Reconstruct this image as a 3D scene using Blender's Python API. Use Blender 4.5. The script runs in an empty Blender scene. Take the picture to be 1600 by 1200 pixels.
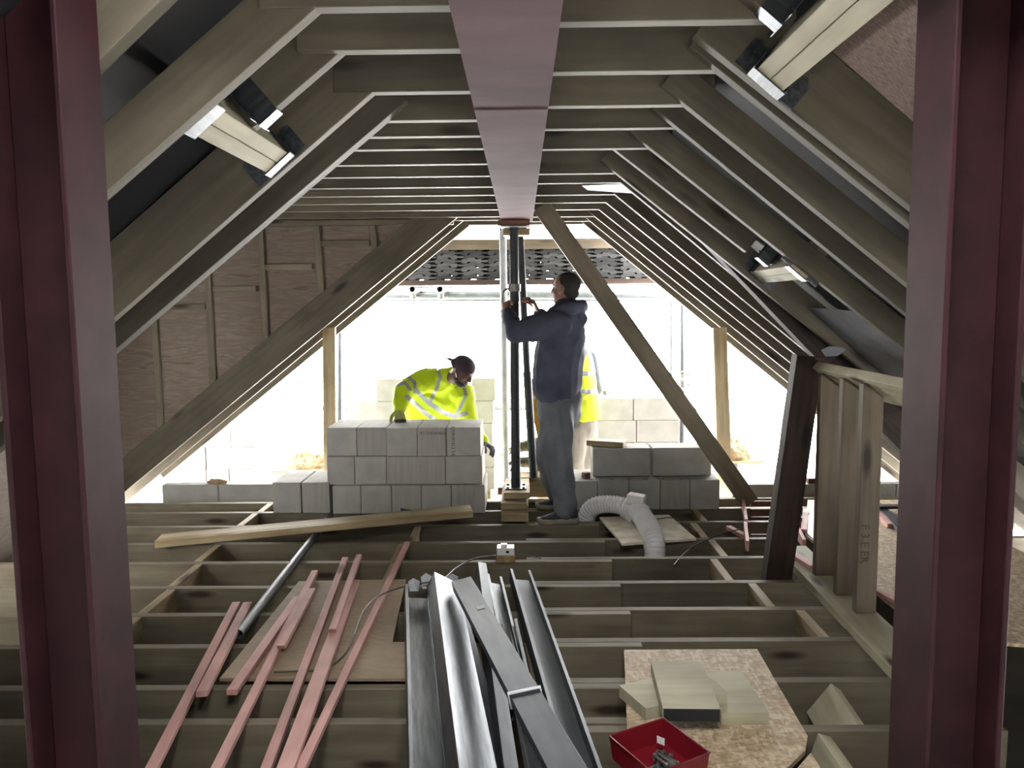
import bpy, bmesh, math, random
from mathutils import Vector, Matrix, noise
random.seed(7)
S = bpy.context.scene
COL = S.collection

# ------------------------------------------------------------------ camera
F = 1250.0; VX, VY = 814.0, 476.0; ROLL = .008; H = 1.55
_dY = Vector((VX-800, VY-600, F)).normalized()
_k = -((VX-800)-ROLL*(VY-600))/F
_dX = Vector((1, -ROLL, _k)).normalized()
_dZ = _dX.cross(_dY)
if _dZ.y > 0: _dZ = -_dZ
cam = bpy.data.objects.new('camera', bpy.data.cameras.new('camera')); COL.objects.link(cam)
cam.data.sensor_width = 36; cam.data.lens = 36*F/1600; cam.data.clip_start = .05; cam.data.clip_end = 200
# camera axes (right, down, forward) are rows of world axes
_r = Vector((_dX.x, _dY.x, _dZ.x)); _d = Vector((_dX.y, _dY.y, _dZ.y)); _f = Vector((_dX.z, _dY.z, _dZ.z))
cam.matrix_world = Matrix(((_r.x, -_d.x, -_f.x, 0), (_r.y, -_d.y, -_f.y, 0), (_r.z, -_d.z, -_f.z, H), (0, 0, 0, 1)))
S.camera = cam

def P(px, py, X=None, Y=None, Z=None):
    """the point of the place seen at a spot of the photograph, at a given distance, height or side position"""
    v = _r*((px-800)/F) + _d*((py-600)/F) + _f
    t = Y/v.y if Y is not None else ((Z-H)/v.z if Z is not None else X/v.x)
    return Vector((0, 0, H)) + v*t

# ------------------------------------------------------------------ light
W = bpy.data.worlds.new('overcast_sky'); S.world = W; W.use_nodes = True
wn = W.node_tree.nodes['Background']; wn.inputs[0].default_value = (1, .985, .96, 1); wn.inputs[1].default_value = 15.0
S.view_settings.view_transform = 'Standard'; S.view_settings.look = 'None'
S.view_settings.gamma = 1; S.view_settings.use_curve_mapping = False
S.view_settings.exposure = 1.78
S.cycles.use_denoising = True
S.cycles.max_bounces = 8; S.cycles.diffuse_bounces = 6
def portal(name, loc, rot, sx, sy):
    l = bpy.data.lights.new(name, 'AREA'); l.shape = 'RECTANGLE'; l.size = sx; l.size_y = sy; l.cycles.is_portal = True
    o = bpy.data.objects.new(name, l); COL.objects.link(o); o.location = loc; o.rotation_euler = rot
portal('gable_daylight', (0, 7.45, 1.1), (-math.pi/2, 0, 0), 7.4, 3.4)

# ------------------------------------------------------------------ materials
def new_mat(name):
    m = bpy.data.materials.new(name); m.use_nodes = True
    nt = m.node_tree; return m, nt, nt.nodes, nt.links, nt.nodes['Principled BSDF']
def srgb(c):
    return tuple(((v/255)/12.92 if v/255 <= .04045 else (((v/255)+.055)/1.055)**2.4) for v in c) + (1,)
def ramp(n, stops):
    r = n.new('ShaderNodeValToRGB'); e = r.color_ramp.elements
    while len(e) < len(stops): e.new(.5)
    for i, (p, c) in enumerate(stops): e[i].position = p; e[i].color = c
    return r
def coords(n, l, scale, rnd=True):
    tc = n.new('ShaderNodeTexCoord'); mp = n.new('ShaderNodeMapping'); mp.inputs['Scale'].default_value = scale
    if rnd:
        oi = n.new('ShaderNodeObjectInfo'); mu = n.new('ShaderNodeMath'); mu.operation = 'MULTIPLY'; mu.inputs[1].default_value = 37
        ad = n.new('ShaderNodeVectorMath'); ad.operation = 'ADD'
        l.new(oi.outputs['Random'], mu.inputs[0]); l.new(tc.outputs['Object'], ad.inputs[0]); l.new(mu.outputs[0], ad.inputs[1])
        l.new(ad.outputs[0], mp.inputs[0])
    else: l.new(tc.outputs['Object'], mp.inputs[0])
    return mp.outputs[0]
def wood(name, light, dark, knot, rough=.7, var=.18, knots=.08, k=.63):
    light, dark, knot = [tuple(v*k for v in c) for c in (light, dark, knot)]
    m, nt, n, l, b = new_mat(name)
    c = coords(n, l, (1.1, 15, 15))
    no = n.new('ShaderNodeTexNoise'); no.inputs['Scale'].default_value = 1.6; no.inputs['Detail'].default_value = 5; no.inputs['Distortion'].default_value = .3
    l.new(c, no.inputs['Vector'])
    rp = ramp(n, [(.3, srgb(dark)), (.5, srgb(tuple((a+b_)/2 for a, b_ in zip(light, dark)))), (.72, srgb(light))]); l.new(no.outputs[0], rp.inputs[0])
    c2 = coords(n, l, (1.6, 6, 6))
    vo = n.new('ShaderNodeTexVoronoi'); vo.inputs['Scale'].default_value = 1.1; l.new(c2, vo.inputs['Vector'])
    kr = ramp(n, [(0, (1, 1, 1, 1)), (knots, (1, 1, 1, 1)), (knots*2.2+.02, (0, 0, 0, 1))]); l.new(vo.outputs['Distance'], kr.inputs[0])
    mx = n.new('ShaderNodeMixRGB'); l.new(kr.outputs[0], mx.inputs[0]); l.new(rp.outputs[0], mx.inputs[1]); mx.inputs[2].default_value = srgb(knot)
    c3 = coords(n, l, (2, 3, 3)); n3 = n.new('ShaderNodeTexNoise'); n3.inputs['Scale'].default_value = 1.3; n3.inputs['Detail'].default_value = 3; l.new(c3, n3.inputs['Vector'])
    oi = n.new('ShaderNodeObjectInfo'); mr = n.new('ShaderNodeMapRange'); mr.inputs[3].default_value = 1-var; mr.inputs[4].default_value = 1+var*.6
    l.new(oi.outputs['Random'], mr.inputs[0])
    mr2 = n.new('ShaderNodeMapRange'); mr2.inputs[1].default_value = .3; mr2.inputs[2].default_value = .7; mr2.inputs[3].default_value = .68; mr2.inputs[4].default_value = 1.08; l.new(n3.outputs[0], mr2.inputs[0])
    mu = n.new('ShaderNodeMath'); mu.operation = 'MULTIPLY'; l.new(mr.outputs[0], mu.inputs[0]); l.new(mr2.outputs[0], mu.inputs[1])
    hs = n.new('ShaderNodeHueSaturation'); l.new(mu.outputs[0], hs.inputs['Value']); l.new(mx.outputs[0], hs.inputs['Color'])
    l.new(hs.outputs[0], b.inputs['Base Color']); b.inputs['Roughness'].default_value = rough; b.inputs['Specular IOR Level'].default_value = .25
    bu = n.new('ShaderNodeBump'); bu.inputs['Strength'].default_value = .25; bu.inputs['Distance'].default_value = .002; l.new(no.outputs[0], bu.inputs['Height']); l.new(bu.outputs[0], b.inputs['Normal'])
    return m
def plain(name, col, rough=.6, metal=0, noise_amt=.12, scale=6, spec=.4, stretch=(1, 1, 1), col2=None, bump=0, rnd=True, detail=5):
    m, nt, n, l, b = new_mat(name)
    col = tuple(v*.88 for v in col); col2 = tuple(v*.88 for v in col2) if col2 else None
    c = coords(n, l, stretch, rnd)
    no = n.new('ShaderNodeTexNoise'); no.inputs['Scale'].default_value = scale; no.inputs['Detail'].default_value = detail; l.new(c, no.inputs['Vector'])
    a = srgb(col); d = srgb(col2) if col2 else tuple(x*(1-noise_amt*2) for x in a[:3])+(1,)
    rp = ramp(n, [(.32, d), (.66, a)]); l.new(no.outputs[0], rp.inputs[0]); l.new(rp.outputs[0], b.inputs['Base Color'])
    b.inputs['Roughness'].default_value = rough; b.inputs['Metallic'].default_value = metal; b.inputs['Specular IOR Level'].default_value = spec
    if bump:
        bu = n.new('ShaderNodeBump'); bu.inputs['Strength'].default_value = bump; bu.inputs['Distance'].default_value = .01; l.new(no.outputs[0], bu.inputs['Height']); l.new(bu.outputs[0], b.inputs['Normal'])
    return m
def osb_mat(name, light, dark):
    light, dark = [tuple(v*.84 for v in c) for c in (light, dark)]
    m, nt, n, l, b = new_mat(name)
    cs = []
    for s, sc in (((1, 2.6, 1), 34), ((2.8, 1, 1), 30)):
        c = coords(n, l, s); v = n.new('ShaderNodeTexVoronoi'); v.inputs['Scale'].default_value = sc; l.new(c, v.inputs['Vector']); cs.append(v)
    mx = n.new('ShaderNodeMixRGB'); mx.inputs[0].default_value = .5; l.new(cs[0].outputs['Color'], mx.inputs[1]); l.new(cs[1].outputs['Color'], mx.inputs[2])
    bw = n.new('ShaderNodeRGBToBW'); l.new(mx.outputs[0], bw.inputs[0])
    rp = ramp(n, [(.25, srgb(dark)), (.5, srgb(tuple((a+b_)/2 for a, b_ in zip(light, dark)))), (.75, srgb(light))]); l.new(bw.outputs[0], rp.inputs[0])
    l.new(rp.outputs[0], b.inputs['Base Color']); b.inputs['Roughness'].default_value = .7
    return m
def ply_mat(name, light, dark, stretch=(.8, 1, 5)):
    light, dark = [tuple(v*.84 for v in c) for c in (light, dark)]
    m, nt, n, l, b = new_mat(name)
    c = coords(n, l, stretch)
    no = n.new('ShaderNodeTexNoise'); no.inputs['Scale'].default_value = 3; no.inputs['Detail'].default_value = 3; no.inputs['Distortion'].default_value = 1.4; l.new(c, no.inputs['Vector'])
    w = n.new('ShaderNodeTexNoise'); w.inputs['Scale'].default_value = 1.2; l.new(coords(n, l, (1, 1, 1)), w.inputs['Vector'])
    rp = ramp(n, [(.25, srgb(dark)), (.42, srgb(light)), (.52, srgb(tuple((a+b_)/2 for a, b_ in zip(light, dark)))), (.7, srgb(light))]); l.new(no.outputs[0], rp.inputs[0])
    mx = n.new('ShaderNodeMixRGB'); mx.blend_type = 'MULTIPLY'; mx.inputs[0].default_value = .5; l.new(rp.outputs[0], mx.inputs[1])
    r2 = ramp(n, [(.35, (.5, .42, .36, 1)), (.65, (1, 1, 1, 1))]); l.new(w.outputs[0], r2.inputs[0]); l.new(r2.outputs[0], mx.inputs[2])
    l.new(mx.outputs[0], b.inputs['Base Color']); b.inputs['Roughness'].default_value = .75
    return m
M = dict(
 pine=wood('treated_pine', (182, 170, 145), (150, 138, 114), (80, 62, 48)),
 pine_roof_shaded=wood('shaded_roof_pine', (182, 170, 145), (150, 138, 114), (80, 62, 48), k=.50),  # copy of treated pine, darkened so ceiling shade sits in the colour
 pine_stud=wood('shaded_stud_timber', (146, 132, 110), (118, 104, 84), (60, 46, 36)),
 pine_pale=wood('pale_pine', (214, 196, 158), (170, 146, 108), (96, 68, 44), var=.1, k=.76),
 offcut=wood('green_treated_pine', (206, 200, 172), (180, 172, 142), (80, 66, 50), var=.06, k=.82),
 old=wood('old_dark_timber', (92, 70, 58), (52, 38, 32), (24, 18, 16), rough=.8),
 red=wood('red_treated_batten', (250, 196, 188), (222, 164, 156), (150, 92, 84), var=.1, k=.78),
 redbrown=wood('red_brown_timber', (176, 124, 104), (130, 86, 72), (80, 50, 42), var=.1),
 osb=osb_mat('strand_board', (214, 196, 166), (160, 134, 104)),
 ply=ply_mat('plywood_sheet', (170, 150, 122), (146, 124, 96), (1, 3, 1)),
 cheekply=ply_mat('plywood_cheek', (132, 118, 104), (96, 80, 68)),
 membrane=plain('roofing_membrane', (30, 31, 35), .6, scale=4, col2=(20, 21, 24), rnd=False),
 felt=plain('pinkish_felt_board', (176, 156, 146), .8, scale=60, col2=(112, 98, 92), stretch=(1, 6, 1), rnd=False),
 void=plain('shaded_ceiling_back', (48, 43, 38), .9, scale=3, col2=(32, 29, 26), rnd=False),  # dark brown puts the shade of the joist gaps into the board's colour
 block=plain('aerated_block', (168, 166, 162), .9, scale=7, col2=(152, 150, 146), stretch=(1, 1, 1), spec=.2, bump=.08),
 block2=plain('aerated_block_sawn', (160, 157, 152), .9, scale=5, col2=(148, 146, 141), stretch=(7, .6, .6), spec=.2, bump=.08),
 redsteel=plain('red_oxide_primer', (46, 22, 26), .65, scale=9, col2=(34, 16, 20), spec=.10, bump=.03),
 beamsteel=plain('dusty_glare_primer', (92, 72, 75), .8, scale=4, col2=(66, 50, 54), spec=.03, stretch=(1, .35, 1), bump=.04),  # pale streaks: dust and scuffs, plus sky glare put into the colour
 galv=plain('galvanised_steel', (112, 117, 122), .42, metal=1, scale=22, col2=(80, 85, 90), stretch=(.3, 3, 3), bump=.05),
 galvd=plain('dull_galvanised_steel', (90, 94, 101), .5, metal=.9, scale=14, col2=(68, 72, 79), stretch=(.3, 2, 2)),
 tube=plain('galvanised_scaffold_tube', (84, 89, 92), .5, metal=.2, scale=12, col2=(66, 71, 74)),
 prop=plain('dark_painted_prop', (46, 50, 54), .5, metal=.3, scale=12, col2=(34, 37, 40)),
 fitting=plain('scaffold_fitting', (150, 150, 148), .5, metal=.8, scale=30, col2=(100, 96, 92)),
 white=plain('white_plastic', (240, 240, 240), .35, scale=8, col2=(222, 222, 222)),
 whiteboard=plain('white_faced_board', (232, 226, 212), .6, scale=12, col2=(196, 186, 162)),
 duct=plain('white_flexible_duct', (244, 244, 246), .35, scale=10, col2=(226, 226, 230)),
 tile=plain('grey_concrete_tile', (84, 84, 84), .85, scale=14, col2=(60, 60, 62)),
 tubeout=plain('pale_scaffold_tube', (120, 126, 130), .5, metal=.1, scale=12, col2=(98, 104, 108)),
 palesteel=plain('pale_steel', (225, 230, 234), .4, scale=12, col2=(196, 202, 206)),
 cable=plain('grey_cable', (92, 84, 78), .5),
 blackm=plain('black_plastic', (22, 22, 24), .5),
 blackpaint=plain('black_painted_end', (20, 20, 22), .7),
 redplastic=plain('red_plastic', (118, 18, 30), .4, scale=5, col2=(96, 12, 24)),
 yellowm=plain('yellow_painted_metal', (236, 176, 40), .4, scale=5),
 mortar=plain('sandy_mortar', (176, 150, 112), .95, scale=14, col2=(124, 102, 76), bump=.8),
 ink=plain('dark_ink', (52, 50, 50), .8),
 faintink=plain('faint_ink', (66, 60, 50), .8),
)

# ------------------------------------------------------------------ helpers
def link(o, parent=None):
    COL.objects.link(o)
    if parent is not None: o.parent = parent
    return o
def tag(o, label=None, cat=None, group=None, kind=None):
    if label: o['label'] = label
    if cat: o['category'] = cat
    if group: o['group'] = group
    if kind: o['kind'] = kind
    return o
def thing(name, label, cat, loc=(0, 0, 0), group=None, rot=(0, 0, 0)):
    o = bpy.data.objects.new(name, None); COL.objects.link(o); o.location = loc; o.rotation_euler = rot; o.empty_display_size = .1
    return tag(o, label, cat, group)
def mesh(name, verts, faces, mat, parent=None, smooth=False):
    me = bpy.data.meshes.new(name); me.from_pydata([tuple(v) for v in verts], [], faces); me.update()
    for m_ in (mat if isinstance(mat, (list, tuple)) else [mat]): me.materials.append(m_)
    if smooth:
        for p in me.polygons: p.use_smooth = True
    return link(bpy.data.objects.new(name, me), parent)
def box_bm(sx, sy, sz, bev=.002):
    bm = bmesh.new(); bmesh.ops.create_cube(bm, size=1)
    bmesh.ops.scale(bm, vec=(sx, sy, sz), verts=bm.verts)
    if bev: bmesh.ops.bevel(bm, geom=bm.edges[:], offset=bev, segments=1, affect='EDGES')
    return bm
def from_bm(name, bm, mat, parent=None, smooth=False):
    me = bpy.data.meshes.new(name); bm.to_mesh(me); bm.free()
    for m_ in (mat if isinstance(mat, (list, tuple)) else [mat]): me.materials.append(m_)
    if smooth:
        for p in me.polygons: p.use_smooth = True
    return link(bpy.data.objects.new(name, me), parent)
def frame(p0, p1, up=(0, 0, 1)):
    p0, p1 = Vector(p0), Vector(p1); x = (p1-p0).normalized(); y = Vector(up).cross(x)
    if y.length < 1e-4: y = Vector((0, 1, 0))
    y.normalize(); z = x.cross(y)
    m = Matrix((x, y, z)).transposed().to_4x4(); m.translation = (p0+p1)/2
    return m, (p1-p0).length
def timber(name, p0, p1, w, h, mat, label=None, cat=None, group=None, up=(0, 0, 1), parent=None, bev=.002, mitre=None, warp=0):
    """sawn length from p0 to p1 (centre line); w sideways, h along up; mitre=(a,b) slides the top edge of each end along the length"""
    m, L = frame(p0, p1, up)
    bm = bmesh.new()
    n = 8 if warp else 1
    rings = []
    for i in range(n+1):
        t = i/n; r = []
        for sy, sz in ((-1, -1), (1, -1), (1, 1), (-1, 1)):
            sh = 0
            if mitre: sh = (mitre[0]*(1-t) + mitre[1]*t)*(1 if sz > 0 else 0)
            off = warp*math.sin(math.pi*t)
            r.append(bm.verts.new(((t-.5)*L+sh, sy*w/2, sz*h/2+off)))
        rings.append(r)
    for a, b in zip(rings, rings[1:]):
        for i in range(4): bm.faces.new((a[i], a[(i+1) % 4], b[(i+1) % 4], b[i]))
    bm.faces.new(rings[0][::-1]); bm.faces.new(rings[-1])
    bmesh.ops.recalc_face_normals(bm, faces=bm.faces)
    if bev and not warp: bmesh.ops.bevel(bm, geom=bm.edges[:], offset=bev, segments=1, affect='EDGES')
    o = from_bm(name, bm, mat, parent); o.matrix_world = m
    if parent is not None: o.matrix_parent_inverse = Matrix.Identity(4)
    return tag(o, label, cat, group)
def box(name, c, size, mat, label=None, cat=None, group=None, rz=0, parent=None, bev=.003, rot=None):
    o = from_bm(name, box_bm(*size, bev), mat, parent); o.location = c; o.rotation_euler = rot or (0, 0, rz)
    return tag(o, label, cat, group)
def struct(o): o['kind'] = 'structure'; return o
def sweep_bm(pts, rad, seg=12, bm=None, caps=True, hollow=False):
    bm = bm or bmesh.new(); pts = [Vector(p) for p in pts]; n = len(pts)
    rads = rad if isinstance(rad, (list, tuple)) else [rad]*n
    rings = []; prev = None
    for i, p in enumerate(pts):
        t = (pts[min(i+1, n-1)]-pts[max(i-1, 0)]).normalized()
        if prev is None:
            u = t.orthogonal().normalized()
        else:
            u = prev - t*prev.dot(t); u.normalize()
        prev = u; v = t.cross(u)
        rings.append([bm.verts.new(p + (u*math.cos(2*math.pi*k/seg) + v*math.sin(2*math.pi*k/seg))*rads[i]) for k in range(seg)])
    for a, b in zip(rings, rings[1:]):
        for k in range(seg): bm.faces.new((a[k], a[(k+1) % seg], b[(k+1) % seg], b[k]))
    if caps: bm.faces.new(rings[0][::-1]); bm.faces.new(rings[-1])
    bmesh.ops.recalc_face_normals(bm, faces=bm.faces)
    return bm
def tube(name, p0, p1, r, mat, label=None, cat=None, group=None, parent=None, wall=None, seg=20):
    """straight hollow tube, local X along the length"""
    m, L = frame(p0, p1, (0, 0, 1) if abs((Vector(p1)-Vector(p0)).normalized().z) < .9 else (0, 1, 0))
    bm = bmesh.new(); wall = wall or r*.16
    R = []
    for x, rr in ((-L/2, r-wall), (-L/2, r), (L/2, r), (L/2, r-wall)):
        R.append([bm.verts.new((x, rr*math.cos(2*math.pi*k/seg), rr*math.sin(2*math.pi*k/seg))) for k in range(seg)])
    for a, b in ((0, 1), (1, 2), (2, 3), (3, 0)):
        for k in range(seg): bm.faces.new((R[a][k], R[a][(k+1) % seg], R[b][(k+1) % seg], R[b][k]))
    bmesh.ops.recalc_face_normals(bm, faces=bm.faces)
    o = from_bm(name, bm, mat, parent, smooth=True); o.matrix_world = m
    md = o.modifiers.new('edge', 'EDGE_SPLIT'); md.split_angle = .8
    return tag(o, label, cat, group)
def extrude_profile(name, prof, p0, p1, mat, up=(0, 0, 1), parent=None, label=None, cat=None, group=None, closed=True, nseg=1):
    """profile points (y,z) in local space swept along local X"""
    m, L = frame(p0, p1, up); bm = bmesh.new(); R = []
    for i in range(nseg+1):
        R.append([bm.verts.new(((i/nseg-.5)*L, y, z)) for y, z in prof])
    n = len(prof)
    for a, b in zip(R, R[1:]):
        for k in range(n if closed else n-1): bm.faces.new((a[k], a[(k+1) % n], b[(k+1) % n], b[k]))
    if closed: bm.faces.new(R[0][::-1]); bm.faces.new(R[-1])
    bmesh.ops.recalc_face_normals(bm, faces=bm.faces)
    o = from_bm(name, bm, mat, parent); o.matrix_world = m
    return tag(o, label, cat, group)
ORD = ['first', 'second', 'third', 'fourth', 'fifth', 'sixth', 'seventh', 'eighth', 'ninth', 'tenth', 'eleventh', 'twelfth', 'thirteenth', 'fourteenth', 'fifteenth', 'sixteenth']

# ------------------------------------------------------------------ setting: void floor, roof planes, end walls
ZC = 2.26                                     # underside of the collars
XL, XR, SL, SR = .52, .605, .85, .835          # where the rafters' lower faces meet the collars, and their slopes
def zlow(side, x): return ZC - ((-x-XL)*SL if side < 0 else (x-XR)*SR)
def xlow(side, z): return -(XL+(ZC-z)/SL) if side < 0 else XR+(ZC-z)/SR
struct(box('floor', (0, 2.3, -.262), (7.0, 8.6, .04), M['void'], bev=0))
def slope_sheet(name, side, y0, y1, z0, z1, off, mat, th=.02):
    s = SL if side < 0 else SR; nrm = Vector((side*s, 0, 1)).normalized()
    a = Vector((xlow(side, z0), 0, z0)) + nrm*off; b = Vector((xlow(side, z1), 0, z1)) + nrm*off
    V = []
    for y in (y0, y1):
        for p in (a, b): V += [(p.x, y, p.z), (p.x+nrm.x*th, y, p.z+nrm.z*th)]
    return struct(mesh(name, V, [(0, 2, 6, 4), (1, 5, 7, 3), (0, 4, 5, 1), (2, 3, 7, 6), (0, 1, 3, 2), (4, 6, 7, 5)], mat))
RD = .20
slope_sheet('ceiling', 1, -2.4, 7.30, -.35, 2.345, RD+.004, M['membrane'])
slope_sheet('ceiling', -1, -2.4, 3.17, -.35, 2.345, RD+.004, M['membrane'])
slope_sheet('ceiling', -1, 6.70, 7.30, -.35, 2.345, RD+.004, M['membrane'])
struct(box('ceiling', (0, 4.325, ZC+.215), (1.7, 5.95, .02), M['membrane'], bev=0))
struct(box('ceiling', (0, -1.125, ZC+.215), (1.7, 2.55, .02), M['membrane'], bev=0))
for sx in (-1, 1): struct(box('ceiling', (sx*.70, .75, ZC+.215), (.30, 1.2, .02), M['membrane'], bev=0))
for nm, c_, s_ in (('a', (0, .14, 0), (1.15, .05, .12)), ('b', (0, 1.36, 0), (1.15, .05, .12)), ('c', (-.57, .75, 0), (.05, 1.2, .12)), ('d', (.57, .75, 0), (.05, 1.2, .12))):  # unseen rooflight, added to light the joist tops from above
    struct(box('added_rooflight', (c_[0], c_[1], ZC+.285), s_, M['pine'], bev=0))
portal('added_rooflight_daylight', (0, .75, ZC+.30), (0, 0, 0), 1.1, 1.2)
struct(box('ceiling', (-2.2, 4.97, ZC+.2155), (2.7, 3.56, .02), M['membrane'], bev=0))
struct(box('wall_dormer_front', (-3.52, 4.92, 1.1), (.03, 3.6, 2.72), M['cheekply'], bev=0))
# far cheek of the dormer: plywood above the rafter line, faces the camera
def cheek(name, y, th, mat, pts):
    V = [(x, yy, z) for yy in (y, y+th) for x, z in pts]
    return struct(mesh(name, V, [(0, 1, 2, 3), (7, 6, 5, 4), (0, 4, 5, 1), (1, 5, 6, 2), (2, 6, 7, 3), (3, 7, 4, 0)], mat))
_fa = P(709, 344, Y=6.63); _fb = P(190.6, 772, Y=6.63); _fb = _fb + (_fb-_fa)*.06
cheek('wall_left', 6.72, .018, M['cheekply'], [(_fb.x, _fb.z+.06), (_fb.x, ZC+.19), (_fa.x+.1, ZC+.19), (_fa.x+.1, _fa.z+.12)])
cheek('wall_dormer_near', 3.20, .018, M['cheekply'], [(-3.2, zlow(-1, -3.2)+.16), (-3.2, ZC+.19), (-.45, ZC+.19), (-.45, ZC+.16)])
# rear end wall behind the photographer, with an unseen opening added for fill light
def rear(x0, x1, z0, z1):
    y = -2.35
    for a, b, c, d in ((-3.6, x0, -.24, 2.5), (x1, 3.6, -.24, 2.5), (x0, x1, -.24, z0), (x0, x1, z1, 2.5)):
        struct(box('wall_rear', ((a+b)/2, y, (c+d)/2), (b-a, .02, d-c), M['block'], bev=0))
    portal('added_rear_daylight', ((x0+x1)/2, -2.38, (z0+z1)/2), (math.pi/2, 0, 0), x1-x0, z1-z0)
rear(-.12, .12, 1.5, 1.8)

# ------------------------------------------------------------------ floor joists
JL = [6.20, 5.90, 5.515, 5.105, 4.71, 4.28, 3.885, 3.505, 3.105, 2.835, 2.44, 2.04]
JR = [6.25, 5.95, 5.565, 5.155, 4.76, 4.33, 3.935, 3.555, 3.155, 2.775, 2.39, 1.99]
JH = .222
# y is the front face of each joist
for i, y in enumerate(reversed(JL)):
    xa = -3.35
    timber('floor_joist', (xa, y+.0235, -JH/2), (.54, y+.0235, -JH/2), .047, JH, M['pine'],
        'pine floor joist running to the left, %s from the foreground' % ORD[i], 'joist', 'left-hand floor joists')
for i, y in enumerate(reversed(JR)):
    xb = 3.2 if y > 4.5 else 1.75
    if y < 2.9: xb = 1.75
    timber('floor_joist', (.02, y+.0235, -JH/2), (xb if y < 4.5 else 3.35, y+.0235, -JH/2), .047, JH, M['pine'],
        'pine floor joist running to the right, %s from the foreground' % ORD[i], 'joist', 'right-hand floor joists')
# short noggings between joists
def nog(x0, x1, ya, yb, ztop=0, label='', h=.2, tilt=0, grp='noggings between the floor joists'):
    timber('nogging', (x0, ya, ztop-h/2-.001), (x1, yb, ztop-h/2-.001), .047, h, M['pine_pale'], label, 'nogging', grp)
_jl = sorted(JL); _jr = sorted(JR)
def bay(lst, y):
    for a, b in zip(lst, lst[1:]):
        if a < y < b: return a+.047, b
k = 0
for y, x in ((6.05, -2.0), (5.7, -2.02), (4.9, -2.0), (4.5, -1.97), (4.08, -1.95), (3.7, -1.95)):
    a, b = bay(_jl, y); nog(x, x, a+.001, b-.001, 0, 'pale pine nogging in the left row of noggings, %s from the block wall' % ORD[k]); k += 1
for j, (y, x) in enumerate(((5.3, -.74), (4.9, -.79), (4.5, -.78))):
    a, b = bay(_jl, y); nog(x, x, a+.001, b-.001, 0, 'pale pine nogging left of the middle, %s from the prop' % ORD[j])
for j, (y, x) in enumerate(((5.75, 1.30), (5.35, 1.21), (4.95, 1.24), (4.55, 1.16), (4.13, 1.27), (3.74, 1.40))):
    a, b = bay(_jr, y); nog(x, x, a+.001, b-.001, 0, 'pale pine nogging on the right side of the floor, %s from the right block stack' % ORD[j])
a, b = bay(_jr, 2.95)
timber('nogging', (1.22, b-.02, -.07), (1.22, a+.03, -.10), .05, .16, M['offcut'], 'twisted nogging with a pointed end beside the strand board', 'nogging', up=(.55, 0, .8))
a, b = bay(_jr, 2.6)
timber('nogging', (1.07, b-.01, -.055), (1.07, a+.01, -.055), .05, .1, M['offcut'], 'short nogging at the bottom right corner of the strand board', 'nogging', up=(.3, 0, 1))

# ------------------------------------------------------------------ ridge beam, collars
BX = P(807.5, 345, Y=6.1).x
bt = thing('steel_ridge_beam', 'long dusty red-primed steel beam running overhead to the prop', 'beam', (BX, 2.3, ZC))
def ibeam_bm(L, w, h, tf, tw):
    prof = [(-w/2, 0), (w/2, 0), (w/2, tf), (tw/2, tf), (tw/2, h-tf), (w/2, h-tf), (w/2, h), (-w/2, h), (-w/2, h-tf), (-tw/2, h-tf), (-tw/2, tf), (-w/2, tf)]
    return prof
pr = [(y, z-.1) for y, z in ibeam_bm(0, .236, .235, .014, .01)]
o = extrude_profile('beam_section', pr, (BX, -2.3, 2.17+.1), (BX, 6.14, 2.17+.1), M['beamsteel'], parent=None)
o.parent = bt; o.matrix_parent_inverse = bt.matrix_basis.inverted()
def reparent(o, t):
    o.parent = t; o.matrix_parent_inverse = Matrix.Translation(t.location).inverted() if t.rotation_euler[:] == (0, 0, 0) else t.matrix_basis.inverted(); return o
reparent(o, bt)
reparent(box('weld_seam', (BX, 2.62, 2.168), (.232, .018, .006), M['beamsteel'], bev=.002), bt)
CW = .047
CL = [1.58, 1.98, 2.304, 2.745, 3.16, 3.451, 3.728, 4.125, 4.507, 4.915, 5.281, 5.672, 6.086, 6.566, 6.83, 7.22]
CR = [1.65, 2.102, 2.539, 2.963, 3.339, 3.764, 4.463, 4.806, 5.315, 5.723, 6.139, 6.623, 6.99, 7.24]
for i, y in enumerate(CL):
    ext = 3.1 < y < 6.7
    xe = -3.45 if ext else -.62
    x1 = BX-.122 if y < 6.15 else BX-.02
    if y > 6.7: x1 = BX+.0
    timber('ceiling_collar', (xe, y+CW/2, ZC+.1), (x1, y+CW/2, ZC+.1), CW, .2, M['pine_roof_shaded'],
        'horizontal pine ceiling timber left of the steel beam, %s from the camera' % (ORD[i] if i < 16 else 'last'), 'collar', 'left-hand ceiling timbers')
for i, y in enumerate(CR):
    x0 = BX+.122 if y < 6.15 else BX+.02
    timber('ceiling_collar', (x0, y+CW/2, ZC+.1), (.70, y+CW/2, ZC+.1), CW, .2, M['pine_roof_shaded'],
        'horizontal pine ceiling timber right of the steel beam, %s from the camera' % ORD[i], 'collar', 'right-hand ceiling timbers')
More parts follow.
